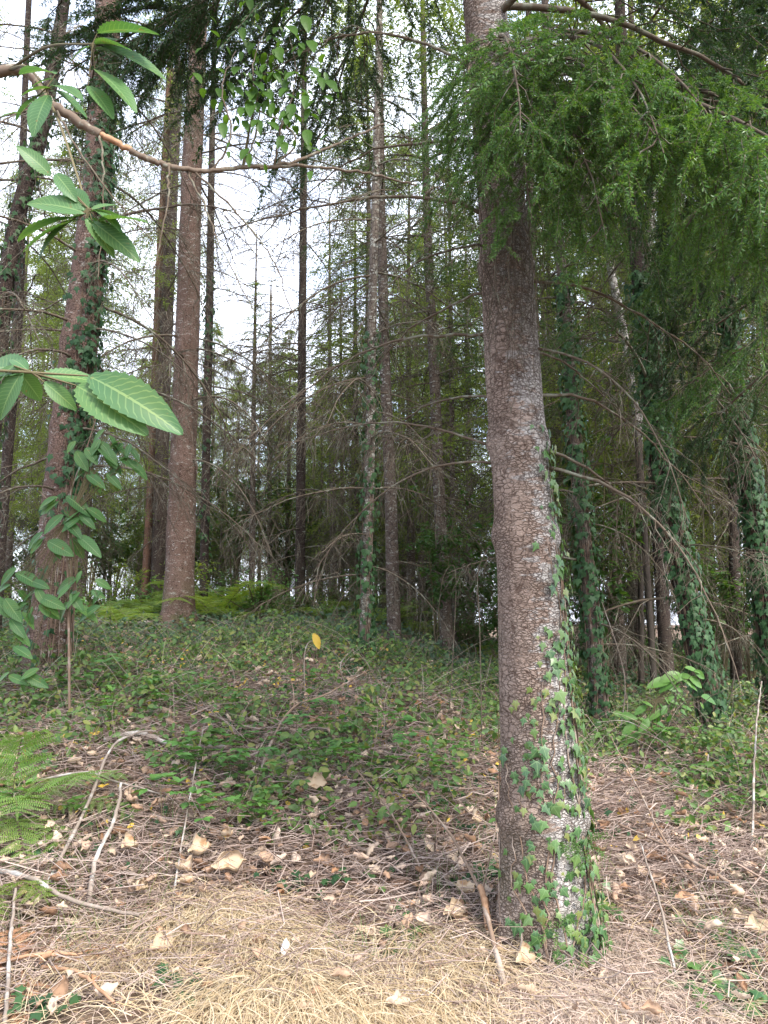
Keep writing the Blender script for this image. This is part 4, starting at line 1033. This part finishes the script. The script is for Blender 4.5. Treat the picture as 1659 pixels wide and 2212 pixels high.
# trailing ivy on the ground, lower right and others
def trail(label, pts, n, size, mat='ivy', sd=.05, lift=(.02, .07)):
    P = crv([ground_at(x, y) + [0, 0, .03] for x, y in pts], 40)
    root = thing('trailing_ivy', label, 'ivy', P[0])
    i = rng.integers(0, 40, n); pos = P[i] + rng.normal(0, sd, (n, 3)) * [1, 1, 0]
    pos[:, 2] = h(pos[:, 0], pos[:, 1]) + U(*lift, n)
    d = rdir(n) * [1, .8, .1] + [0, -.55, -.25]; A = orient(d, np.tile([0, -.55, 1.], (n, 1)) + .4 * rdir(n)) * U(*size, n)[:, None, None]
    mb = MB(); inst(mb, *IV, pos, A, IVUV); mb.build('foliage', M[mat], root, P[0])
    mb = MB(); tubes(mb, P[None], taper(1, 40, .003, .002), 4); mb.build('stem', M['stick_brown'], root, P[0])
trail('trailing ivy with pale veins running down the bank at the lower right', [(1500, 1990), (1560, 2040), (1600, 2090), (1640, 2140)], 34, (.04, .07))
trail('ivy patch beside the pink dry grass at the lower right', [(1430, 2090), (1480, 2110), (1520, 2150), (1560, 2180)], 34, (.045, .075))
trail('ivy sprig in the bottom right corner', [(1560, 2160), (1620, 2190), (1690, 2200)], 24, (.04, .06))
trail('ivy leaves at the edge of the dry grass below the big fir', [(780, 1880), (840, 1930), (855, 2010), (850, 2060)], 24, (.045, .075))
trail('ivy leaves showing through the dry leaves in the middle of the bank', [(610, 1920), (680, 1930), (760, 1900)], 24, (.04, .065), 'ivy_dk')
trail('dark ivy against the shaded side of the big fir foot', [(1000, 1900), (1050, 1910), (1085, 1880)], 22, (.06, .09), 'ivy_dk')
trail('ivy beside the right root of the big fir', [(1270, 1930), (1290, 1975), (1300, 2010)], 26, (.05, .075))
trail('ivy tuft in the straw at the lower left', [(370, 2120), (390, 2150), (400, 2190)], 18, (.045, .07), 'ivy_dk')
trail('single ivy sprig at the bottom left corner', [(20, 2190), (60, 2200), (140, 2195)], 20, (.04, .06), 'ivy_dk')
# bramble plants
def bramble_mesh():
    mb = MB(); sb = MB()
    for s in range(rng.integers(3, 6)):
        a = U(0, 6.28); L = U(.12, .32); P = crv([(0, 0, 0), (math.cos(a) * L * .4, math.sin(a) * L * .4, U(.08, .2)), (math.cos(a) * L, math.sin(a) * L, U(.06, .18))], 8)
        tubes(sb, P[None], taper(1, 8, .002, .0012), 3)
        for i in range(3, 8):
            d = nrm(np.array([math.cos(a + U(-1.5, 1.5)), math.sin(a + U(-1.5, 1.5)), U(0, .4)])); tip = P[i] + d * .03
            for q in (-1.0, 0, 1.0):
                c, s_ = math.cos(q), math.sin(q); dd = np.array([d[0] * c - d[1] * s_, d[0] * s_ + d[1] * c, d[2] - .15])
                inst(mb, *OV, tip[None], orient(dd[None], np.array([[U(-.3, .3), U(-.5, .1), 1]])) * (U(.04, .065) * (1.15 if q == 0 else 1)))
    return mb.mesh('foliage', M['bramble']), sb.mesh('stem', M['stem'])
BR = [bramble_mesh() for i in range(6)]
for (dx, dy) in [(430, 1640), (410, 1670), (455, 1700), (545, 1700), (480, 1800), (520, 1790), (350, 1790), (300, 1560), (560, 1650), (620, 1660), (720, 1650), (700, 1690), (850, 1640), (90, 1800), (240, 1570), (1560, 1700), (1480, 1650), (1640, 1800), (1350, 1650), (910, 1700), (640, 1600), (380, 1530), (760, 1610), (980, 1650), (200, 1500), (290, 1490), (340, 1520), (100, 1530), (650, 1500), (1420, 1620), (1600, 1640), (470, 1560)]:
    p = ground_at(dx, dy); a, b = BR[rng.integers(6)]
    root = thing('bramble_plant', 'low bramble plant with fresh green leaflets among the twigs', 'bramble', p, 'bramble plants on the bank'); root.rotation_euler[2] = U(0, 6.28); root.scale = (U(.9, 1.5),) * 3
    link('foliage', a, root); link('stem', b, root)

# ------------------------------------------------------------------ what nobody could count
def field(n, ylo, yhi, power=1.0, xw=.62, xm=.8):
    y = ylo + (yhi - ylo) * U(0, 1, n) ** power
    x = U(-1, 1, n) * (xw * y + xm)
    return x, y
def patch(x, y, f, s=0): return .5 + .25 * (np.sin(f * x + 1.3 * f * y + s) + np.sin(1.7 * f * x - .8 * f * y + 2 * s + 1)) 
# dead twig tangle
n = 23000
x, y = field(n, 3.25, 7.6, .9)
dens = np.interp(y, [3.0, 3.9, 4.3, 5.7, 6.5, 7.6], [.5, .8, 1, 1, .5, .3])
k_ = U(0, 1, n) < dens; x, y = x[k_], y[k_]; n = len(x)
a = U(0, math.pi, n) + .0; L = U(.12, .75, n) ** 1.2; z0 = h(x, y) + U(.0, .32, n) ** 1.9
d = np.stack([np.cos(a), np.sin(a) * .75, rng.normal(0, .16, n)], 1)
s = np.linspace(-.5, .5, 5)
P = np.stack([x, y, z0], 1)[:, None] + d[:, None] * L[:, None, None] * s[None, :, None] + rng.normal(0, .05, (n, 5, 3)) * L[:, None, None]
P[:, :, 2] = np.maximum(P[:, :, 2], h(P[:, :, 0], P[:, :, 1]) + .004)
mb = MB(); tubes(mb, P, np.linspace(1, .6, 5)[None] * (U(.0014, .0034, n) * np.where(U(0, 1, n) < .05, 2.0, 1))[:, None], 3)
tag(mb.build('twig_litter', M['twig']), 'tangle of thin dead twigs covering the bank', 'twigs', kind='stuff')
n = 2000; x, y = field(n, 6.2, 10); a = U(0, math.pi, n); L = U(.12, .7, n); s = np.linspace(-.5, .5, 5)
d = np.stack([np.cos(a), np.sin(a) * .8, rng.normal(0, .25, n)], 1)
P = np.stack([x, y, h(x, y) + U(.02, .26, n)], 1)[:, None] + d[:, None] * L[:, None, None] * s[None, :, None] + rng.normal(0, .06, (n, 5, 3)) * L[:, None, None]
mb = MB(); tubes(mb, P, np.linspace(1, .6, 5)[None] * U(.0018, .0036, n)[:, None], 3); tag(mb.build('undergrowth_twigs', M['dead']), 'dead twigs threaded through the green undergrowth', 'twigs', kind='stuff')
# sparse upright dead stems through the undergrowth
n = 1000; x, y = field(n, 5.2, 10)
d = np.stack([rng.normal(0, .5, n), rng.normal(0, .4, n), np.ones(n)], 1); L = U(.2, .8, n); s = np.linspace(0, 1, 6)
P = np.stack([x, y, h(x, y)], 1)[:, None] + d[:, None] * L[:, None, None] * s[None, :, None]
P[:, :, :2] += (rng.normal(0, .35, (n, 1, 2)) * (s ** 2)[None, :, None]) * L[:, None, None]; P[:, :, 2] -= (L[:, None] * .35 * s[None] ** 2)
mb = MB(); tubes(mb, P, taper(n, 6, .0022, .001), 3); tag(mb.build('dry_stems', M['twig']), 'wispy dead stems rising through the undergrowth', 'stems', kind='stuff')
# leaf litter
n = 8500; x, y = field(n, 3.0, 11, 1.2)
dens = np.interp(y, [3, 3.8, 4.3, 5, 6, 8, 11], [.10, .22, .8, 1, .8, .6, .4]); k_ = U(0, 1, n) < dens; x, y = x[k_], y[k_]; n = len(x)
pos = np.stack([x, y, h(x, y) + U(.005, .11, n)], 1); d = rdir(n) * [1, 1, .45]
A = orient(d, np.tile([0, 0, 1.], (n, 1)) * rng.choice([-1, 1], (n, 1), p=[.35, .65]) + .55 * rdir(n)) * (.035 + .075 * U(0, 1, n) ** 1.6)[:, None, None]
mb = MB()
for q in range(6): inst(mb, *CUS[q], pos[q::6], A[q::6])
tag(mb.build('leaf_litter', M['litter']), 'curled brown dead leaves scattered over the bank', 'leaves', kind='stuff')
# dry grass: scattered blades and combed humps
def straw(name, label, mat, centres, nper, rad, Lr, comb, loose=0, looseband=(2.6, 4.2), loosex=None):
    X = []; D = []; 
    for (cx, cy) in centres:
        p = ground_at(cx, cy); q = rng.normal(0, rad, (nper, 2)); X.append(p[:2] + q)
        D.append(comb + rng.normal(0, .62, nper) + q[:, 0] / rad * .35)
    if loose:
        x, y = field(loose, *looseband)
        if loosex: m_ = (x > loosex[0]) & (x < loosex[1]); x, y = x[m_], y[m_]
        X.append(np.stack([x, y], 1)); D.append(U(0, 6.28, len(x)))
    X = np.concatenate(X); az = np.concatenate(D); n = len(X); L = U(*Lr, n)
    s = np.linspace(0, 1, 6)[None]
    o = np.stack([np.cos(az), np.sin(az)], 1); up = U(.06, .50, n)
    P = np.concatenate([X[:, None] + o[:, None] * (L[:, None] * s * .85)[..., None], np.zeros((n, 6, 1))], -1)
    P[:, :, :2] += np.stack([-o[:, 1], o[:, 0]], 1)[:, None] * (rng.normal(0, .2, n)[:, None] * L[:, None] * s ** 2)[..., None]
    P[:, :, 2] = h(P[:, :, 0], P[:, :, 1]) + U(.0, .05, n)[:, None] + L[:, None] * up[:, None] * 1.6 * s * (1 - s * U(.8, 1.05, n)[:, None])
    P[:, :, 2] = np.maximum(P[:, :, 2], h(P[:, :, 0], P[:, :, 1]) + .003)
    sd = nrm(np.cross(np.concatenate([o, np.zeros((n, 1))], 1), np.array([0, -.3, 1.])) + .5 * rdir(n))
    mb = MB(); ribbons(mb, P, np.linspace(1, .3, 6)[None] * U(.0012, .0024, n)[:, None], sd)
    tag(mb.build(name, mat), label, 'grass', kind='stuff')
ctr = [(410, 1985), (470, 1970), (530, 1980), (590, 2000), (620, 2050), (545, 2040), (480, 2030), (640, 2110), (590, 2130), (530, 2160), (670, 2190), (470, 2190), (850, 2140), (840, 2190), (930, 2180), (990, 2160), (780, 2190), (340, 2040), (280, 2090), (900, 2060), (1000, 2080)]
straw('dry_grass', 'matted golden dry grass combed down along the foot of the bank', M['straw'], ctr, 330, .115, (.12, .38), R_(-80), 3000, (2.4, 4.1))
ctr = [(1290, 2060), (1340, 2050), (1390, 2070), (1330, 2100), (1270, 2100), (1400, 2120), (1360, 2140), (1450, 2180), (1500, 2200), (1250, 2160), (1320, 2190), (1180, 2150), (1150, 2190), (1220, 2200), (1080, 2190), (1400, 2190), (850, 2100), (820, 2140)]
straw('loose_straw', 'pale broken straw strewn over the foot of the bank', M['straw_pink'], [(380, 2120)], 10, .1, (.10, .32), 0, 1700, (2.4, 4.2))
straw('dry_moss', 'fine pinkish dry grass mat in front of the big fir', M['straw_pink'], ctr, 520, .09, (.05, .17), R_(-70), 1500, (2.6, 3.6), (.2, 2.5))
# thin green grass
n = 9000; x, y = field(n, 3.6, 9, 1.1); k_ = patch(x, y, 2.1) > .5; x, y = x[k_], y[k_]; n = len(x)
s = np.linspace(0, 1, 5)[None]; az = U(0, 6.28, n); L = U(.10, .32, n); o = np.stack([np.cos(az), np.sin(az)], 1)
P = np.concatenate([np.stack([x, y], 1)[:, None] + o[:, None] * (L[:, None] * .5 * s ** 1.5)[..., None], (h(x, y)[:, None] + L[:, None] * (.95 * s - .35 * s * s))[..., None]], -1)
mb = MB(); ribbons(mb, P, np.linspace(1, .3, 5)[None] * U(.0012, .002, n)[:, None], np.stack([-o[:, 1], o[:, 0], 0 * az], 1))
tag(mb.build('green_grass', M['cover']), 'thin green grass blades between the twigs', 'grass', kind='stuff')
# low green plants and ground ivy
def cover(name, label, n, ylo, yhi, size, mat, hgt, tv, power, thr, f, dens=None, uv=None):
    x, y = field(n, ylo, yhi, power); pv = patch(x, y, f) * .5 + .5 * patch(x, y, f * 3.3, 2)
    k_ = pv > thr(x, y) + rng.normal(0, .10, n); x, y = x[k_], y[k_]; n = len(x)
    pos = np.stack([x, y, h(x, y) + .015 + hgt * U(0, 1, n) ** 1.4 * (.4 + patch(x, y, 4., 1))], 1)
    d = rdir(n) * [1, 1, .5] + [0, -.25, -.35]
    A = orient(d, np.tile([0, -.7, .8], (n, 1)) + .75 * rdir(n)) * U(*size, n)[:, None, None]
    mb = MB(); inst(mb, *tv, pos, A, uv); tag(mb.build(name, mat), label, 'ground cover', kind='stuff')
thr = lambda x, y: np.interp(y, [4.6, 5.3, 6.0, 7.5, 10], [.72, .53, .44, .40, .34])
cover('ground_cover', 'low green leafy plants carpeting the bank', 56000, 4.6, 10, (.028, .075), M['cover'], .26, OV, .9, thr, 1.3)
cover('ground_ivy', 'dark ivy leaves creeping through the undergrowth', 15000, 4.2, 10, (.03, .055), M['ivy_dk'], .07, IV, .9, lambda x, y: np.interp(y, [4.2, 5.2, 7, 10], [.72, .6, .45, .35]), 1.9, uv=IVUV)
cover('far_ground_cover', 'leafy undergrowth on the flat top of the bank', 42000, 9.0, 25, (.05, .10), M['cover_far'], .22, OV, 1.1, lambda x, y: .22 + 0 * x, .9)
cover('yellow_leaves', 'scattered yellow leaves in the ground cover', 2000, 4.6, 9, (.03, .06), M['yellow'], .12, OV, .9, lambda x, y: .5 + 0 * x, 1.7)
print('objects', len(bpy.data.objects), 'verts', sum(len(m.vertices) for m in bpy.data.meshes))
